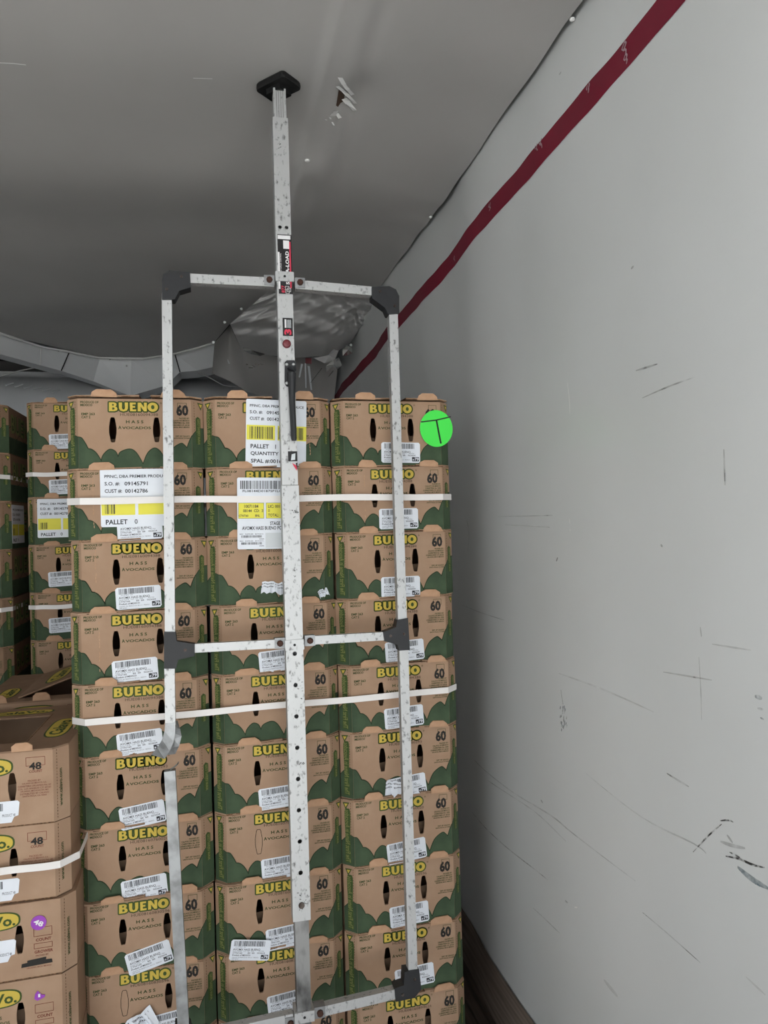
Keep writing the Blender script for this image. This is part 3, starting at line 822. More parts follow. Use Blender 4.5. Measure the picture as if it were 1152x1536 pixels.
# ---- pallet placards
def placard_mesh(kind):
    if kind == 0: w, h = .166, .138
    elif kind == 1: w, h = .163, .183
    else: w, h = .150, .186
    p, b = MB(), MB()
    e = .003
    p.poly([[(0, e), (e, 0), (w-e, 0), (w, e), (w, h-e), (w-e, h), (e, h), (0, h-e)]], 'paper', XZ, .0005, back=.0005)
    def t(s, x, z, hh, bold=.0, x1=None, m_='print_black'):
        if x1: put_text(b, s, x, x1, z, z+hh, m_, XZ, .0008, bold+.014)
        else: put_line(b, s, x, z, z+hh, m_, XZ, .0008, bold, 'L', 0.95)
    if kind in (0, 1):
        z = h
        t('PPINC, DBA PREMIER PRODUCE', .010, z-.0225, .0085, .004, .156)
        t('S.O. #:', .010, z-.0400, .0095, .006, .044); t('09145791', .055, z-.0400, .0095, .006, .108)
        t('CUST #:', .010, z-.0575, .0095, .006, .049); t('00142786', .056, z-.0575, .0095, .006, .108)
        y0, y1 = (z-.110, z-.070)
        b.rect(.002, .078, y0, y1, 'print_yellow', None, .0007); b.rect(.085, .163, y0, y1, 'print_yellow', None, .0007)
        if kind == 0:
            bars(b, .010, .034, y0+.003, y1-.014, 3, lift=.0009, dens=1.2)
            t('PALLET', .011, z-.132, .0115, .010, .060); t('0', .076, z-.132, .0115, .010)
        else:
            bars(b, .010, .072, y0+.003, y1-.004, 3, lift=.0009, dens=1.25); bars(b, .088, .155, y0+.003, y1-.004, 9, lift=.0009, dens=1.25)
            t('PALLET', .013, z-.133, .0115, .010, .062); t('1', .079, z-.133, .0115, .010)
            t('QUANTITY 80.00', .013, z-.153, .0115, .010, .125); t('SPAL #:00162817', .014, z-.173, .0115, .010, .130)
    else:
        bars(b, .008, .145, h-.030, h-.008, 11, lift=.0008, dens=1.2)
        t('FL08144D0187SP1LC', .014, h-.038, .006, .004, .115)
        b.rect(.003, .068, .080, .120, 'print_yellow', None, .0007); b.rect(.074, .145, .080, .120, 'print_yellow', None, .0007)
        for (a, c) in ((.003, .068), (.074, .145)): b.ribbon([(a, .080), (c, .080), (c, .120), (a, .120)], .0007, 'print_black', None, .0008, True)
        t('10071184', .018, .107, .0085, .006, .054); t('08144  CD:  3', .015, .096, .0075, .006, .066); t('CTNT/60', .004, .084, .006, .004, .028); t('BNL', .046, .084, .006, .004, .058)
        t('LIC: 0015', .079, .107, .0080, .006, .116); t('0', .079, .096, .0075, .006); t('TOTAL:', .079, .084, .008, .006, .106)
        t('STAGE', .084, .062, .0095, .010, .110); t('AVOMX HASS BUENO PCN', .012, .050, .0095, .006, .120)
        for z in (.030, .012):
            bars(b, .010, .062, z, z+.006, int(z*1000), lift=.0008, dens=.8); t('REC   SUPPLIER   BATCH 2', .006, z+.008, .0026, 0, .066); t('00000', .056, z-.005, .0026, .0, .068)
        b.rect(.072, .146, .003, .042, 'paper_grey', None, .0007)
    return p.mesh('placard'), b.mesh('placard_print')
PLAC = [placard_mesh(k) for k in range(3)]
def placard(root, kind, u, v, lift=.003, rot=0.0, label=None, scl=1.0):
    """u,v = photo position of the lower left corner"""
    x, z = local_xz(root, u, v)
    o = obj('placard', PLAC[kind][0], root, (x, -lift, z), (0, -math.radians(rot), 0)); o.scale = (scl, 1, scl)
    if label: o['label'] = label
    obj('placard_print', PLAC[kind][1], o)
    return o

# ---- the front pallet: three columns of ten
ORD = ['top', 'second', 'third', 'fourth', 'fifth', 'sixth', 'seventh', 'eighth', 'ninth', 'bottom']
CN = ['left', 'middle', 'right']
LOTN = ['HUE08160094388']*5+['HUE08160680293', 'HUE08160760020', 'HUE08160830596', 'HUE08160830596', 'HUE08160894626']
front = {}
# small stacking offsets (metres)
for c in range(3):
    for r in range(10):
        rr = random.Random(100*c+r)
        x = X0+PITCHX*(c+.5)+rr.uniform(-.0025, .0025)
        y = D0+rr.uniform(-.003, .004)
        z = ZTOP-PITCHZ*(r+1)+0.0015
        unp = (c, r) in ((1, 6), (0, 8))
        front[c, r] = carton((x, y, z), rr.uniform(-.010, .010), BODY_UNPUNCHED if unp else (BODY_PLAIN if (c, r) == (1, 0) else BODY), LOTN[r], 100*c+r, unp=unp,
                             top=(r == 0))
EXTRA = {}
G = 'avocado cartons of the strapped front pallet'
# barcode stickers (photo position of the centre, tilt in degrees)
for (c, r, u, v, rot) in ((0,2,208,896,2),(0,3,203,1005,3),(0,4,210,1113,4),(0,5,214,1222,7),(0,6,217,1332,5),(0,7,224,1436,13),(0,8,250,1535,6),
                          (1,3,420,990,4),(1,5,420,1195,3),(1,6,424,1300,3),(1,7,431,1404,4),(1,8,433,1503,5),
                          (2,0,601,679,-1),(2,1,598,778,0),(2,2,601,880,0),(2,3,607,976,3),(2,4,606,1075,3),(2,5,610,1179,6),(2,6,610,1276,5),(2,7,614,1371,3),(2,8,622,1464,4)):
    sticker(front[c, r], u, v, rot)
s = sticker(front[0, 1], 210, 793, 2)
placard(front[0, 1], 0, 152, 791, .004, 0, 'white placard with yellow bands reading PALLET 0')
placard(front[1, 0], 1, 368, 700, .005, -2, 'white placard with yellow barcodes reading PALLET 1', .92)
placard(front[1, 1], 2, 356, 824, .0095, -1, 'white shipping sheet with yellow boxes reading STAGE', .95)
torn_sticker(front[1, 2], 411, 882, -8, 3, .062, .034)
torn_sticker(front[1, 2], 485, 890, 20, 5, .026, .022)
sticker(front[1, 7], 375, 1421, -10, 0.93, .0115, 'crumpled barcode sticker')
torn_sticker(front[2, 5], 598, 1183, -8, 8, .075, .045)
torn_sticker(front[0, 8], 212, 1532, 30, 11, .075, .05, 0.02)
# round green sticker with a hand-drawn T
g = front[2, 0]; x, z = local_xz(g, 654, 643)
b = MB(); b.poly([ell(0, 0, .0455, .0485, 40)], 'dot_green', XZ, .0005, back=.0005)
gs = obj('round_sticker', b, g, (x, -.0035, z), (0, 0, 0.03)); gs['label'] = 'bright green round sticker marked T'
b = MB(); b.ribbon([(-.041, .017), (.0, .022), (.040, .031)], .0032, 'label_black', XZ, .0008); b.ribbon([(.001, .020), (.006, -.010), (.011, -.038)], .0045, 'label_black', XZ, .0008)
obj('marker_letter', b, gs)
what = {(0,0): 'no sticker', (0,1): 'the PALLET 0 placard', (1,0): 'the PALLET 1 placard', (1,1): 'the white STAGE sheet', (1,2): 'torn white paper scraps', (2,0): 'a green T sticker',
        (1,6): 'an unpunched hand hole', (1,7): 'two barcode stickers', (2,5): 'a crumpled barcode sticker', (0,8): 'a torn paper sticker', (0,7): 'a strongly tilted barcode sticker', (1,4): 'no sticker'}
for (c, r), o in front.items():
    w = what.get((c, r), 'a white barcode sticker' if r < 9 else None)
    tag(o, 'avocado carton, %s of the %s front column%s' % (ORD[r], CN[c], ', with '+w if w else ''), 'carton', G)

# scuffed tape drips: thin glue streaks down three cartons
for (c, r, u) in ((0, 1, 139), (0, 2, 140), (0, 3, 143), (2, 1, 546), (1, 0, 466)):
    o = front[c, r]; x, _ = local_xz(o, u, 700); b = MB(); rr = random.Random(c*7+r)
    z = .03
    while z < .15:
        if rr.random() < .6: b.ribbon([(x+rr.uniform(-.001, .001), z), (x+rr.uniform(-.001, .001), z+.005)], .0016, 'cardboard_cut', XZ, .0007)
        z += .008
    if b.v:
        gl = obj('glue_streak', b, o); gl['kind'] = 'stuff'

# ---- wooden pallets
def pallet(x0, x1, y0, y1, ztop, label):
    root = empty('wooden_pallet', ((x0+x1)/2, (y0+y1)/2, 0)); w, d = (x1-x0)/2, (y1-y0)/2
    b = MB(); b.box(-w, w, -.045, .045, -.0085, .0085, 'pallet_wood'); bd = b.mesh('deck_board')
    b = MB(); b.box(-.02, .02, -d, d, -(ztop-.036)/2, (ztop-.036)/2, 'pallet_wood'); st = b.mesh('stringer')
    for i in range(7): obj('deck_board', bd, root, (0, -d+.05+(2*d-.1)*i/6, ztop-.009))
    for i in range(3): obj('bottom_board', bd, root, (0, -d+.05+(2*d-.1)*i/2, .0125))
    for i in range(3): obj('stringer', st, root, (-w+.03+(2*w-.06)*i/2, 0, .021+(ztop-.039)/2))
    tag(root, label, 'pallet', 'wooden pallets'); return root
ZB = ZTOP-PITCHZ*10+0.0015
pallet(X0, X0+3*PITCHX, D0+.01, D0+.42, ZB, 'wooden pallet under the three strapped front columns')

# ---- straps
def strap(x0, x1, y0, y1, z0, w, label, cx=.024, zr=None, back=True):
    """closed band around a stack; z rises from left to right by zr"""
    zr = zr or 0.0
    ring = [(x0, y1), (x0, y0+cx), (x0+cx, y0), (x1-cx, y0), (x1, y0+cx), (x1, y1)]
    # subdivide the front run so it can follow the cartons
    pts = []
    n = len(ring)
    for i in range(n):
        a, c = ring[i], ring[(i+1) % n]
        k = 24 if i == 2 else 4
        for j in range(k): pts.append((a[0]+(c[0]-a[0])*j/k, a[1]+(c[1]-a[1])*j/k))
    b = MB(); vs = []
    for (x, y) in pts:
        f = (x-x0)/(x1-x0); z = z0+zr*f + 0.0012*math.sin(f*15+z0*30)
        nx, ny = (0, 0)
        for (dz, t) in ((-w/2, 0), (w/2, 0), (w/2, .0012), (-w/2, .0012)):
            cxm, cym = (x0+x1)/2, (y0+y1)/2
            dx, dy = x-cxm, y-cym; L = math.hypot(dx, dy)
            vs.append((x-dx/L*t, y-dy/L*t, z+dz))
    N = len(pts)
    fs = [(i*4+k, ((i+1) % N)*4+k, ((i+1) % N)*4+(k+1) % 4, i*4+(k+1) % 4) for i in range(N) for k in range(4)]
    b.add(vs, fs, 'strap_white')
    o = obj('pallet_strap', b); tag(o, label, 'strap', 'white plastic pallet straps'); return o
XA, XB = X0+.0005, X0+3*PITCHX-.0005
zl, zr = atY(98, 752, D0).z, atY(678, 745, D0).z
strap(XA, XB, D0-.0135, D0+.42, zl, .0160, 'upper white plastic strap around the front pallet, across the PALLET 0 placard', cx=.034, zr=zr-zl)
zl, zr = atY(107, 1085, D0).z, atY(685, 1033, D0).z
strap(XA, XB, D0-.0110, D0+.42, zl, .0155, 'lower white plastic strap around the front pallet, across the fifth row', cx=.034, zr=zr-zl)

# ------------------------------------------------------------------ the pallets farther back on the left
DB = 2.83; ZTB = atY(36, 603, DB).z
XBl = atY(36, 640, DB).x
colB, colA = {}, {}
nB = 11
for r in range(nB):
    z = ZTB-PITCHZ*(r+1)
    rr = random.Random(500+r)
    colB[r] = carton((XBl+.1585+rr.uniform(-.003, .003), DB+rr.uniform(-.004, .004), z), rr.uniform(-.015, .01), BODY, LOTN[min(r, 9)], 500+r)
    colA[r] = carton((XBl-.050-.1585+rr.uniform(-.003, .003), DB-.02+rr.uniform(-.004, .004), z-.012), rr.uniform(-.01, .01), BODY_SHADED, LOTN[min(r, 9)], 600+r, side=True)  # leftmost column gets the body with shade in its colour
OR2 = ['top', 'second', 'third', 'fourth', 'fifth', 'sixth', 'seventh', 'eighth', 'ninth', 'tenth', 'bottom']
for r in range(nB):
    tag(colB[r], 'avocado carton farther back, %s of the column left of the front pallet' % OR2[r], 'carton', 'avocado cartons of the rear pallets')
    tag(colA[r], 'shaded avocado carton, %s of the leftmost rear column' % OR2[r], 'carton', 'avocado cartons of the rear pallets')
for r, u, v in ((0, 97, 662), (1, 97, 730), (3, 96, 868), (4, 97, 937)):
    sticker(colB[r], u, v, 2)
placard(colB[2], 0, 57, 807, .004, 0, 'white placard reading PALLET 0')
x = obj('placard', PLAC[0][0], colA[2], (PW+CX+.003, .02, .02), (0, 0, math.pi/2)); obj('placard_print', PLAC[0][1], x)
zB = ZTB-PITCHZ*nB
pallet(XBl, XBl+.317, DB+.01, DB+.42, zB, 'wooden pallet under the rear column beside the front pallet')
pallet(XBl-.05-.32, XBl-.05, DB-.01, DB+.40, zB-.012, 'wooden pallet under the leftmost rear column')
strap(XBl-.002, XBl+.320, DB-.012, DB+.42, atY(60, 712, DB).z, .0150, 'white strap high on the rear column beside the front pallet', cx=.03)
strap(XBl-.002, XBl+.320, DB-.012, DB+.42, atY(60, 911, DB).z, .0150, 'white strap low on the rear column beside the front pallet', cx=.03)
strap(XBl-.05-.320, XBl-.048, DB-.034, DB+.40, atY(8, 716, DB).z, .0150, 'white strap high on the leftmost rear column', cx=.03)
strap(XBl-.05-.320, XBl-.048, DB-.034, DB+.40, atY(8, 914, DB).z, .0150, 'white strap low on the leftmost rear column', cx=.03)

# ------------------------------------------------------------------ low stack of larger-count cartons on the left
DL = 1.735
LH = 0.1620
XLR = atY(107, 1130, DL).x            # right edge of the stack
LTOP = atY(60, 1122, DL).z
def logo(b, cx, cz, w, h, P, lift, turn=0):
    """yellow badge with the script name on it, dark green rim"""
    def shp(k):
        L = []
        for a in range(32):
            t = 2*math.pi*a/32; x = math.cos(t); z = math.sin(t)
            x = math.copysign(abs(x)**.6, x); z = math.copysign(abs(z)**.75, z)
            L.append((x*w/2*k+0.1*h*0, z*h/2*(k if k < 1 else 1)))
        return L
    def rot(L): return [(cx-q, cz+p) if turn else (cx+p, cz+q) for p, q in L]
    b.poly([rot(shp(1.0))], 'ink_brand', P, lift); b.poly([rot([(p*.94, q*.86) for p, q in shp(1.0)])], 'ink_yellow', P, lift+.0004)
    if turn: put_text(b, 'Calavo', cx-h*.28, cx+h*.28, cz-w*.38, cz+w*.38, 'ink_brand', P, lift+.0008, .03, turn=1)
    else: put_text(b, 'CalaVo.', cx-w*.40, cx+w*.42, cz-h*.28, cz+h*.28, 'ink_brand', P, lift+.0008, .03)
def lbody(top): 
    return carton_body([(-.045, .084), (.0475, .084)], 'cardboard', LH-.002, True, top)
LB, LB_OPEN = lbody(True), lbody(False)
b = MB()
logo(b, 0, .128, .125, .040, XZ, .0006); LOGO = b.mesh('brand_badge')
def lprint(variant):
    b = MB(); m_ = 'ink_maroon'
    def t(s, u0, u1, v0, v1, bold=.02, mm=m_): put_text(b, s, u0, u1, v0, v1, mm, XZ, .0006, bold)
    if variant == 0:
        b.ribbon([(.076, .126), (.114, .126), (.114, .144), (.076, .144)], .0011, m_, XZ, .0005, True)
        t('48', .082, .107, .117 if True else .12, .133, .03, 'ink_black')
        put_line(b, 'COUNT', .095, .111, .1165, m_, XZ, .0006, .02, 'C')
        for i, s in enumerate(('PACKED BY', 'CALAVO DE MEXICO, S.A.', 'CARRETERA URUAPAN No. 60', 'COL. LOS ANGELES C.P. 60160', 'URUAPAN, MICHOACAN, MX', 'DISTRIBUTED BY CALAVO', 'SANTA PAULA, CA. 93060')):
            put_line(b, s, .092, .092-.0055*i, .0958-.0055*i, m_, XZ, .0006, .01, 'C', .95)
    else:
        b.ribbon([(.076, .086), (.112, .086), (.112, .104), (.076, .104)], .0011, m_, XZ, .0005, True)
        put_line(b, 'COUNT', .095, .0750, .0815, m_, XZ, .0006, .03, 'C')
        b.ribbon([(.076, .060), (.112, .060), (.112, .0705), (.076, .0705)], .0011, m_, XZ, .0005, True)
        put_line(b, 'GROWER', .095, .0495, .0560, m_, XZ, .0006, .03, 'C')
        put_line(b, 'PACKED BY:', .092, .0430, .0465, m_, XZ, .0006, .01, 'C')
        if variant == 1:
            b.poly([[(.050, .024), (.112, .026), (.111, .034), (.099, .0345), (.100, .040), (.062, .0375), (.062, .033), (.051, .032)]], 'ink_black', XZ, .0008)
        put_line(b, 'URUAPAN, MICH. MEXICO', .085, .019, .0225, m_, XZ, .0006, .01, 'C')
        for i, s in enumerate(('HASS', 'AVOCADOS')): put_line(b, s, .0, .085-.012*i, .092-.012*i, 'ink_green', XZ, .0006, .02, 'C')
    put_text(b, 'www.calavo.com', .013, .021, .030, .112, 'ink_green', PRC, .0012, 0.02, turn=1)
    return b.mesh('carton_print')
LP = [lprint(k) for k in range(3)]
xl = XLR-.1575-.004
low = []
for r in range(6):
    off = (0, 0, .012, .014, .016, .018)[r]
    root = empty('avocado_carton', (xl-.006+(.010 if r > 1 else 0), DL+(.0, .0, -.01, -.012, -.01, -.01)[r], LTOP-LH*(r+1)), (0, 0, (-.02, -.015, .02, .02, .01, .0)[r]))
    low.append(root)
    obj('body', LB_OPEN if r == 0 else LB, root)
    obj('brand_badge', LOGO, root, (-.012, 0, 0))
    obj('carton_print', LP[0 if r < 2 else (1 if r == 2 else 2)], root)
    tag(root, 'brown 48-count carton, %s of the low stack at the left edge' % ('top', 'second', 'third', 'fourth', 'fifth', 'bottom')[r], 'carton', 'cartons of the low left stack')
for r, u, v in ((0, -4, 1220), (1, -4, 1337), (2, -10, 1430)):
    x, z = local_xz(low[r], u, v); b = MB()
    b.poly([[(-.05, -.022), (.028, -.022), (.034, -.010), (.042, -.008), (.045, .020), (.041, .024), (-.05, .024)]], 'paper', XZ, .0004, back=.0004)
    s = obj('torn_sticker' if r < 2 else 'barcode_sticker', b, low[r], (x, -.0012, z)); b = MB(); bars(b, -.04, .012, .004, .020, 5+r); put_text(b, 'PRODUCT 48', .010, .036, -.009, -.003, 'print_black', lift=.0006)
    obj('sticker_print', b, s)
# purple round stickers
for r, u, v, full in ((2, 58, 1384, True), (3, 59, 1494, False)):
    x, z = local_xz(low[r], u, v); b = MB()
    L = ell(0, 0, .0155, .0155, 28) if full else [(-.010, -.004), (-.004, -.009), (.010, -.004), (.012, .001), (.004, .003), (-.003, .012), (-.008, .006)]
    b.poly([L], 'dot_purple', XZ, .0006, back=.0006); s = obj('round_sticker', b, low[r], (x, -.002, z), (0, .5 if full else 0, 0)); s['label'] = 'purple round sticker marked 48' if full else 'torn purple sticker remnant'
    b = MB()
    if full: put_text(b, '48', -.010, .010, -.0055, .0055, 'label_white', XZ, .0009, .03)
    else: put_text(b, '1', -.002, .002, -.002, .005, 'label_white', XZ, .0009, .03)
    obj('sticker_print', b, s)
# open top of the highest carton: rim boards with printed badges and an upright tab
def top_board(root, z):
    b = MB()
    def PT_(u, v, n): return (u, v, z+n)
    sx = PW+CX
    outer = [(-PW, -.004), (PW, -.004), (sx, CY-.004), (sx, CD), (-sx, CD), (-sx, CY-.004)]
    inner = [(-.085, .06), (.060, .06), (.060, CD-.10), (-.085, CD-.10)]
    b.poly([outer, inner], 'cardboard_shaded', PT_, .004, back=.004)  # board colour carries the shade of upward faces
    o = obj('top_board', b, root); b = MB()
    logo(b, .112, .165, .17, .055, PT_, .0045, turn=1); obj('board_badge', b, o)
    b = MB(); logo(b, -.02, CD-.055, .16, .045, PT_, .0045); obj('board_badge', b, o)
    b = MB(); b.ribbon([(.064, .06), (.064, CD-.09)], .002, 'corrugation', PT_, .0045); obj('score_line', b, o)
    for x, y in ((.070, -.006), (-.06, -.006), (-.10, .27)):
        b = MB(); b.poly([[(-.021, 0), (.021, 0), (.021, .012), (.012, .019), (-.012, .019), (-.021, .012)]], 'cardboard_cut', XZ, 0, back=.003)
        obj('tab', b, o, (x, y, z+.002), (.15, 0, 0))
    return o
top_board(low[0], LH-.004)
strap(xl-.158-.012, xl+.158+.014, DL-.020, DL+.42, atY(40, 1299, DL).z, .0155, 'white strap around the low left stack of 48-count cartons', cx=.034, zr=.004)
pallet(xl-.16, xl+.165, DL+.01, DL+.41, LTOP-LH*6, 'wooden pallet under the low left stack')
# the stack standing behind it, its lid flap standing open
low2 = []
Y2 = DL+CD+.06
for r in range(6):
    root = empty('avocado_carton', (xl-.004, Y2, LTOP-LH*(r+1)+.006), (0, 0, .01)); low2.append(root)
    obj('body', LB_OPEN if r == 0 else LB, root); obj('carton_print', LP[0], root); obj('brand_badge', LOGO, root, (-.012, 0, 0))
    tag(root, 'brown carton %s' % ('with its printed lid flap raised, behind the low left stack' if r == 0 else 'behind the low left stack, %s from the top' % ('', 'second', 'third', 'fourth', 'fifth', 'sixth')[r]), 'carton', 'cartons behind the low left stack')
b = MB()
def PT2(u, v, n): return (u, v, LH-.004+n)
sx = PW+CX
b.poly([[(-PW, -.004), (PW, -.004), (sx, CY), (sx, CD), (-sx, CD), (-sx, CY)], [(-.05, .05), (.14, .05), (.14, CD-.06), (-.05, CD-.06)]], 'cardboard_shaded', PT2, .004, back=.004)
tb = obj('top_board', b, low2[0])
# raised flap hinged on its left edge
b = MB()
def PF(u, v, n): return (u, v, n)
b.poly([[(0, 0), (.155, .03), (.155, .30), (0, .33)]], 'cardboard_shaded', PF, .004, back=.004)
rf = obj('lid_flap', b, low2[0], (-.055, .03, LH+.002), (0, -.30, 0))
b = MB(); logo(b, .085, .16, .20, .07, PF, .0046, turn=1); obj('board_badge', b, rf)
for x in (-.10, .01):
    b = MB(); b.poly([[(-.023, 0), (.023, 0), (.021, .014), (.012, .022), (-.012, .022), (-.021, .014)]], 'cardboard_cut', XZ, 0, back=.003); obj('tab', b, tb, (x, -.005, LH), (.2, 0, 0))
b = MB(); logo(b, -.10, .12, .13, .05, PT2, .0045, turn=1); obj('board_badge', b, tb)
pallet(xl-.16, xl+.165, Y2+.01, Y2+.41, LTOP-LH*6+.006, 'wooden pallet behind the low left stack')

# ------------------------------------------------------------------ cargo bar with hoop
LEAN = 0.0530
YF = 1.700
bar = empty('cargo_bar', (0, YF, 0), (-LEAN, 0, 0))
nrm = Vector((0, -math.cos(LEAN), -(-math.sin(LEAN)))).normalized()
zax = Vector((0, math.sin(LEAN), math.cos(LEAN)))
def onbar(u, v, front=0.0):
    """photo position -> local (x,z) on the leaning plane, `front` metres towards the viewer"""
    d = ray(u, v); o = Vector((0, 0, CZ))
    yl = Vector((0, math.cos(LEAN), -math.sin(LEAN)))          # local +Y
    P0 = Vector((0, YF, 0)) - yl*front
    t = (P0-o).dot(yl)/d.dot(yl); p = o+d*t-Vector((0, YF, 0))
    return (p.x, p.dot(zax))
FH = 0.019      # half depth of the pole
pt, pb = onbar(420, 160, FH), onbar(456, 1500, FH)
slope = (pb[0]-pt[0])/(pb[1]-pt[1])
def px_(z): return pt[0]+(z-pt[1])*slope
PWD = 0.038
def pole_piece(name, z0, z1, w, d, m_, holes=(), parent=None):
    b = MB(); n = max(2, int((z1-z0)/.3)+1)
    L = [(px_(z0)-w/2, z0), (px_(z0)+w/2, z0), (px_(z1)+w/2, z1), (px_(z1)-w/2, z1)]
    hl = [[(x+r*math.cos(k*math.pi/6), z+r*math.sin(k*math.pi/6)) for k in range(12)] for x, z, r in holes]
    b.poly([L]+hl, m_, XZ, d/2, back=.003)
    for a, c in ((3, 0), (1, 2)):
        A, C = L[a], L[c]
        b.add([(A[0], -d/2, A[1]), (C[0], -d/2, C[1]), (C[0], d/2, C[1]), (A[0], d/2, A[1])], [(0, 1, 2, 3)], m_)
    b.add([(L[0][0], d/2, z0), (L[1][0], d/2, z0), (L[2][0], d/2, z1), (L[3][0], d/2, z1)], [(0, 3, 2, 1)], m_)
    b.add([(L[3][0], -d/2, z1), (L[2][0], -d/2, z1), (L[2][0], d/2, z1), (L[3][0], d/2, z1)], [(0, 1, 2, 3)], m_)
    b.add([(L[0][0], -d/2, z0), (L[1][0], -d/2, z0), (L[1][0], d/2, z0), (L[0][0], d/2, z0)], [(3, 2, 1, 0)], m_)
    return obj(name, b, parent or bar)
zT, zJ, zM, zB2 = onbar(420, 176, FH)[1], onbar(430, 728, FH)[1], onbar(455, 1381, FH)[1], 0.06
zP = (ceil_z(0.19, 1.84)-0.030)/math.cos(LEAN)
hs = []
for v in (980, 1027, 1074, 1121, 1168, 1215, 1262, 1309):
    z = onbar(450, v, FH)[1]; hs.append((px_(z), z, .0052))
zh = onbar(425, 341, FH)[1]
hs2 = [(px_(zh)-.008, zh, .0045), (px_(zh)+.008, zh, .0045)]
pole_piece('lower_tube', zM, zJ-.0006, PWD+.003, .040, 'aluminium', hs)
pole_piece('upper_tube', zJ+.0006, zT, PWD, .038, 'aluminium', hs2)
pole_piece('foot_tube', zB2, zM+.05, .032, .034, 'aluminium_worn')
it = pole_piece('inner_tube', zT-.1, zP+.002, .031, .032, 'aluminium')
b = MB()
for k in (-.008, -.0027, .0027, .008):
    b.rect(px_(zT)+k-.0007, px_(zT)+k+.0007, zT, zP, 'aluminium_worn', XZ, .0165)
gr = obj('groove', b, it); gr['kind'] = 'stuff'
b = MB(); z = onbar(455, 1357, FH)[1]
b.tube([(px_(z), -.020, z), (px_(z), -.024, z)], .007, 'steel_bolt', 12); obj('bolt', b, bar)
# rubber feet
def pad(name, zc, flip, m_='rubber', a=-0.80, L=.094, W=.070, loc=None):
    b = MB(); lay = [(1.0, 0), (1.02, .006), (1.0, .014), (.94, .018)] if not flip else [(1.0, 0), (1.02, -.006), (1.0, -.014), (.94, -.018)]
    rings = []
    for s, z in lay:
        ring = []
        for cx, cy, st in ((1, 1, 0), (-1, 1, 1), (-1, -1, 2), (1, -1, 3)):
            for k in range(4):
                t = math.pi/2*(st+k/3); r = .010
                ring.append(((cx*(L/2-r)+r*math.cos(t))*s, (cy*(W/2-r)+r*math.sin(t))*s, z))
        rings.append(ring)
    vs = [p for R in rings for p in R]; n = 16
    fs = [(i*n+k, i*n+(k+1) % n, (i+1)*n+(k+1) % n, (i+1)*n+k) for i in range(3) for k in range(n)]
    fs += [tuple(reversed(range(n))), tuple(3*n+k for k in range(n))]
    b.add(vs, fs, m_)
    # raised collar that grips the tube
    s = -1 if not flip else 1
    b.box(-.022, .022, -.022, .022, min(0, s*.014), max(0, s*.014), m_)
    me = b.mesh(name); o = obj(name, me, bar, loc, (0, 0, a)); return o
zpad = (ceil_z(px_(2.6), YF+2.6*math.sin(LEAN))-0.0195)/math.cos(LEAN)
# bring the pad up against the sagging lining
pd = pad('ceiling_pad', 0, False, loc=(px_(zpad), 0.004, zpad)); pd.rotation_euler = (LEAN, 0, -.80)
pf = pad('floor_pad', 0, True, loc=(px_(0.03), 0, 0.028)); pf.rotation_euler = (LEAN, 0, .5)

# hoop
HW = .0225
def rail(name, a, c, w=HW, d=.022, m_='aluminium', front=.011):
    A = onbar(*a, front); C = onbar(*c, front); b = MB()
    b.bar((A[0], 0, A[1]), (C[0], 0, C[1]), w, d, m_, Vector((1, 0, 0)) if abs(C[1]-A[1]) > abs(C[0]-A[0]) else Vector((0, 0, 1)))
    return obj(name, b, bar)
rail('side_rail', (250, 440), (255, 955))
up = rail('side_rail', (254, 995), (255.5, 1088))
lo = rail('side_rail', (254.5, 1157), (276, 1560), .0245, .022, 'aluminium_grey'); lo['label'] = 'lower length of the broken left rail'
up['label'] = 'upper left rail with its torn end curled'
rail('side_rail', (590, 462), (604, 940)); rail('side_rail', (605.5, 965), (620, 1470))
# torn, curled end of the upper rail and sliver on the lower one
b = MB()
path = [(255.5, 1084, 0), (255, 1096, -.001), (252, 1108, -.006), (246, 1118, -.016), (238, 1126, -.030)]
vs = []
for i, (u, v, y) in enumerate(path):
    x, z = onbar(u, v, .011); w = HW*(1+.25*i/4)/2
    vs += [(x-w*1.0, -.011+y, z), (x+w*.95, -.011+y*.5, z-.004*i)]
b.add(vs, [(2*i, 2*i+1, 2*i+3, 2*i+2) for i in range(4)], 'aluminium_grey')
path = [(259, 1085), (262, 1098), (263, 1108), (258, 1122), (251, 1133)]
vs2 = []
for i, (u, v) in enumerate(path):
    x, z = onbar(u, v, 0); vs2 += [(x-.004, -.008+.003*i, z), (x+.010+.002*i, .012-.006*i, z+.004)]
b.add(vs2, [(2*i, 2*i+1, 2*i+3, 2*i+2) for i in range(4)], 'aluminium_grey')
obj('torn_end', b, up)
b = MB(); P_ = [onbar(u, v, .011) for u, v in ((255, 1155), (261, 1151), (266, 1146), (268, 1142))]
b.tube([(x, -.006-.004*i, z) for i, (x, z) in enumerate(P_)], .0016, 'zinc', 6); obj('torn_sliver', b, lo)
rail('cross_bar', (280, 417), (411, 423)); rail('cross_bar', (443, 426), (565, 437))
rail('cross_bar', (285, 973), (432, 965), .020); rail('cross_bar', (462, 961), (582, 954), .020)
rail('cross_bar', (600, 1490), (462, 1523), .022); rail('cross_bar', (440, 1528), (270, 1566), .022)
def joint(name, pts, front=.016, depth=.032, rivets=()):
    b = MB(); L = [onbar(u, v, front) for u, v in pts]
    b.poly([L], 'black_plastic', XZ, front, back=depth)
    o = obj(name, b, bar)
    for u, v in rivets:
        x, z = onbar(u, v, front); q = MB(); q.tube([(x, -front, z), (x, -front-.002, z)], .0035, 'steel_bolt', 10); obj('rivet', q, o)
    return o
joint('corner_joint', [(243, 420), (245, 411), (254, 406), (285, 408), (286, 431), (269, 436), (262, 449), (243, 449)], rivets=((272, 415), (250, 434)))
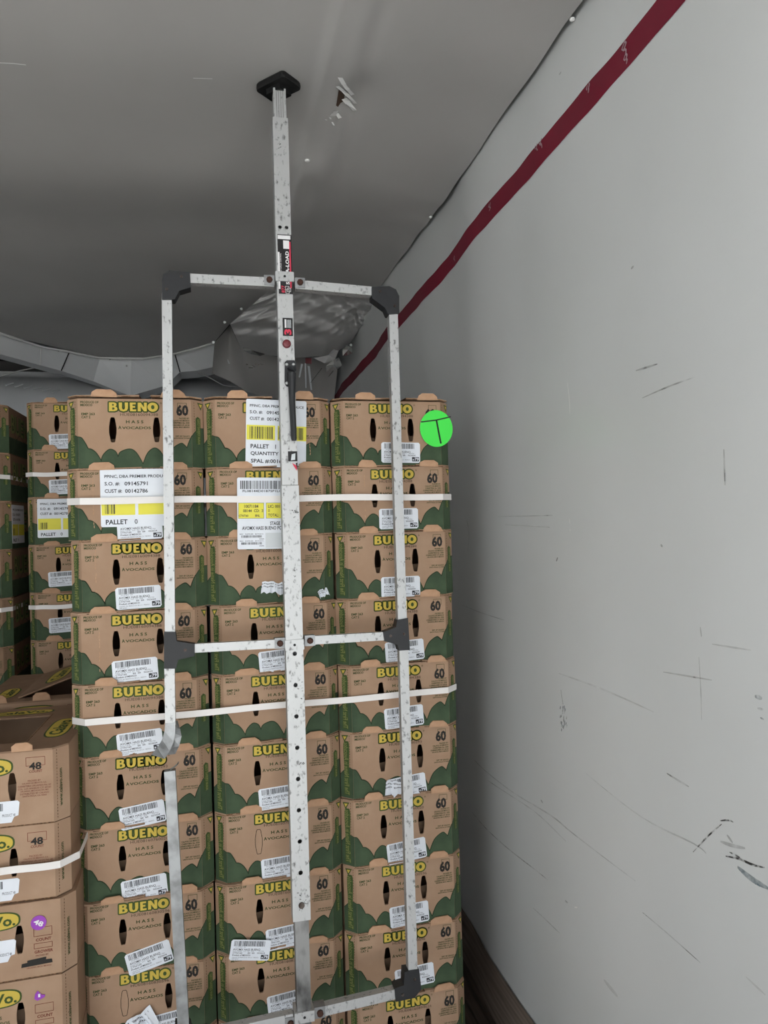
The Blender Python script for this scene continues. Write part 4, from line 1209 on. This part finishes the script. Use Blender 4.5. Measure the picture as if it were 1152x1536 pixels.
joint('corner_joint', [(558, 430), (584, 429), (594, 434), (599, 444), (599, 470), (582, 471), (578, 462), (558, 447)], rivets=((570, 437), (592, 459)))
joint('tee_joint', [(246, 948), (263, 948), (265, 962), (292, 966), (292, 984), (267, 990), (264, 1003), (246, 1003)], rivets=((278, 975),))
joint('tee_joint', [(596, 930), (612, 927), (615, 975), (599, 976), (596, 967), (577, 962), (575, 948), (594, 941)], rivets=((606, 951), (586, 954)))
joint('corner_joint', [(607, 1458), (629, 1455), (632, 1484), (622, 1497), (594, 1503), (592, 1483), (606, 1478)], rivets=((622, 1469), (604, 1492)))
joint('corner_joint', [(262, 1540), (285, 1540), (288, 1552), (310, 1548), (312, 1568), (275, 1580), (263, 1572)])
# clamps round the pole with their bolts
def clamp(u, v, bl, br, h=.024):
    x, z = onbar(u, v, .021); x = px_(z); b = MB()
    b.box(x-.0225, x+.0225, -.0235, .0235, z-h/2, z+h/2, 'aluminium'); o = obj('clamp', b, bar)
    q = MB(); q.tube([(x, -.0235, z), (x, -.0240, z)], .0032, 'cove_dark', 8); obj('screw_hole', q, o)
    for (u2, v2) in (bl, br):
        xx, zz = onbar(u2, v2, .014); q = MB(); q.box(xx-.0125, xx+.0125, -.0140, .014, zz-.0125, zz+.0125, 'aluminium_grey'); lg = obj('lug', q, o)
        q = MB(); q.tube([(xx, -.014, zz), (xx, -.020, zz), (xx, -.022, zz)], .0070, 'rust', 8, [.0075, .0075, .005]); obj('bolt', q, lg)
clamp(428, 415, (404, 420), (450, 424)); clamp(447, 967, (420, 965), (465, 961)); clamp(459, 1525, (436, 1535), (480, 1519))
# labels, plunger and ratchet handle on the front of the pole
FL = .0202
def plabel(name, u0, u1, v0, v1, m_, label):
    a = onbar((u0+u1)/2, v1, FL); c = onbar((u0+u1)/2, v0, FL)
    w = abs(onbar(u1, v0, FL)[0]-onbar(u0, v0, FL)[0]); h = c[1]-a[1]
    x = onbar((u0+u1)/2, (v0+v1)/2, FL)[0]
    b = MB(); b.rect(-w/2, w/2, 0, h, m_, XZ, .0004)
    o = obj(name, b, bar, (x, -FL, a[1]), (0, math.atan(slope), 0)); o['label'] = label
    return o, w, h
o, w, h = plabel('maker_label', 417, 438, 352, 441, 'label_black', 'black label with white and pink lettering')
b = MB(); put_text(b, 'SAV-A-LOAD', .001, w*.28, h*.16, h*.72, 'label_white', XZ, .0007, .03, turn=1)
b.rect(-w*.1, w*.32, h*.76, h*.90, 'label_white', None, .0006); b.rect(-w*.48, w*.42, h*.92, h*.985, 'label_white', None, .0006)
b.rect(w*.32, w*.42, h*.10, h*.88, 'label_pink', None, .0006); b.rect(-w*.5, -w*.38, h*.08, h*.7, 'label_white', None, .0006)
put_text(b, 'PATENTED CARGO CONTROL', -w*.36, -w*.26, h*.25, h*.68, 'label_white', XZ, .0007, 0, turn=1)
for cx, cz in ((.08, .10), (.20, .07), (.10, .04)): b.ribbon([(w*(cx-.1), h*(cz-.03)), (w*(cx+.14), h*(cz-.03)), (w*(cx+.14), h*(cz+.03)), (w*(cx-.1), h*(cz+.03))], .0009, 'label_white', None, .0007, True)
put_text(b, '877', -w*.30, -w*.05, h*.02, h*.14, 'label_pink', XZ, .0007, .02, turn=1)
obj('label_print', b, o)
o, w, h = plabel('number_label', 424, 439, 477, 504, 'label_black', 'black label with a pink 3')
b = MB(); put_text(b, '3', -w*.36, w*.36, h*.06, h*.38, 'label_pink', XZ, .0007, .04, turn=1); b.rect(-w*.3, -w*.14, h*.45, h*.92, 'label_white', None, .0006)
for k in range(4): b.rect(-w*.06+k*w*.11, -w*.01+k*w*.11, h*.45, h*.9, 'paper_grey', None, .0006)
obj('label_print', b, o)
o, w, h = plabel('torn_label', 432, 446, 677, 692, 'label_black', 'worn black and pink label')
b = MB(); b.poly([[(-w*.1, -h*.15), (w*.45, -h*.45), (w*.4, -h*.95), (w*.1, -h*.5)]], 'label_pink', XZ, .0004); b.poly([[(w*.3, -h*.2), (w*.5, -h*.1), (w*.48, -h*.9)]], 'label_black', XZ, .0006)
b.poly([[(-w*.2, h*.1), (w*.25, h*.15), (w*.3, h*.8), (-w*.1, h*.7)]], 'paper_grey', XZ, .0007); obj('label_print', b, o)
x, z = onbar(430, 516, .02); b = MB(); b.tube([(x, -.019, z), (x, -.023, z), (x, -.027, z), (x, -.029, z)], .0105, 'red_button', 16, [.0105, .0105, .0085, .004])
bt = obj('release_button', b, bar); bt['label'] = 'dark red release button'
hb = [onbar(u, v, .021) for u, v in ((427, 544), (430, 541), (441, 541), (444, 545), (444, 556), (440, 562), (440, 578), (436, 581), (429, 579), (427, 574))]
b = MB(); b.poly([hb], 'black_plastic', XZ, .025, back=.006)
# lever with a thick boss
A, B_, C_ = onbar(437, 553, .03), onbar(438, 600, .03), onbar(441, 661, .03)
handle = obj('ratchet_handle', b, bar); handle['label'] = 'black ratchet handle'
b = MB(); b.tube([(A[0], -.030, A[1]), (A[0], -.036, A[1]-.012), (B_[0], -.033, B_[1]), (C_[0], -.031, C_[1]+.006), (C_[0], -.031, C_[1])], .008, 'black_plastic', 10, [.010, .0105, .0075, .0072, .0055]); obj('lever', b, handle)
for u, v in ((430, 547), (440, 547), (430, 575)):
    x, z = onbar(u, v, .025); q = MB(); q.tube([(x, -.025, z), (x, -.028, z)], .0038, 'zinc', 10, [.0042, .003]); obj('screw', q, handle)
# grime on the pole
b = MB(); rr = random.Random(4)
for (u, v, sx_, sz_, n) in ((421, 222, .010, .012, 10), (443, 770, .014, .010, 14), (438, 625, .004, .006, 4), (452, 1146, .008, .003, 6), (440, 860, .014, .05, 8), (452, 1040, .010, .03, 8), (452, 1350, .015, .03, 16)):
    for k in range(n):
        x, z = onbar(u, v, FL); x += rr.gauss(0, sx_*.45); z += rr.gauss(0, sz_*.5)
        x = max(px_(z)-.017, min(px_(z)+.017, x))
        b.ribbon([(x, z), (max(px_(z)-.018, min(px_(z)+.018, x+rr.uniform(-.004, .004))), z+rr.uniform(-.001, .003))], rr.uniform(.0008, .0022), 'scuff' if k % 2 else 'scuff_dark', XZ, FL+.0008)
gm = obj('grime', b, bar); gm['kind'] = 'stuff'
tag(bar, 'upright aluminium cargo bar with a broken rectangular hoop braced against the cartons', 'cargo bar')
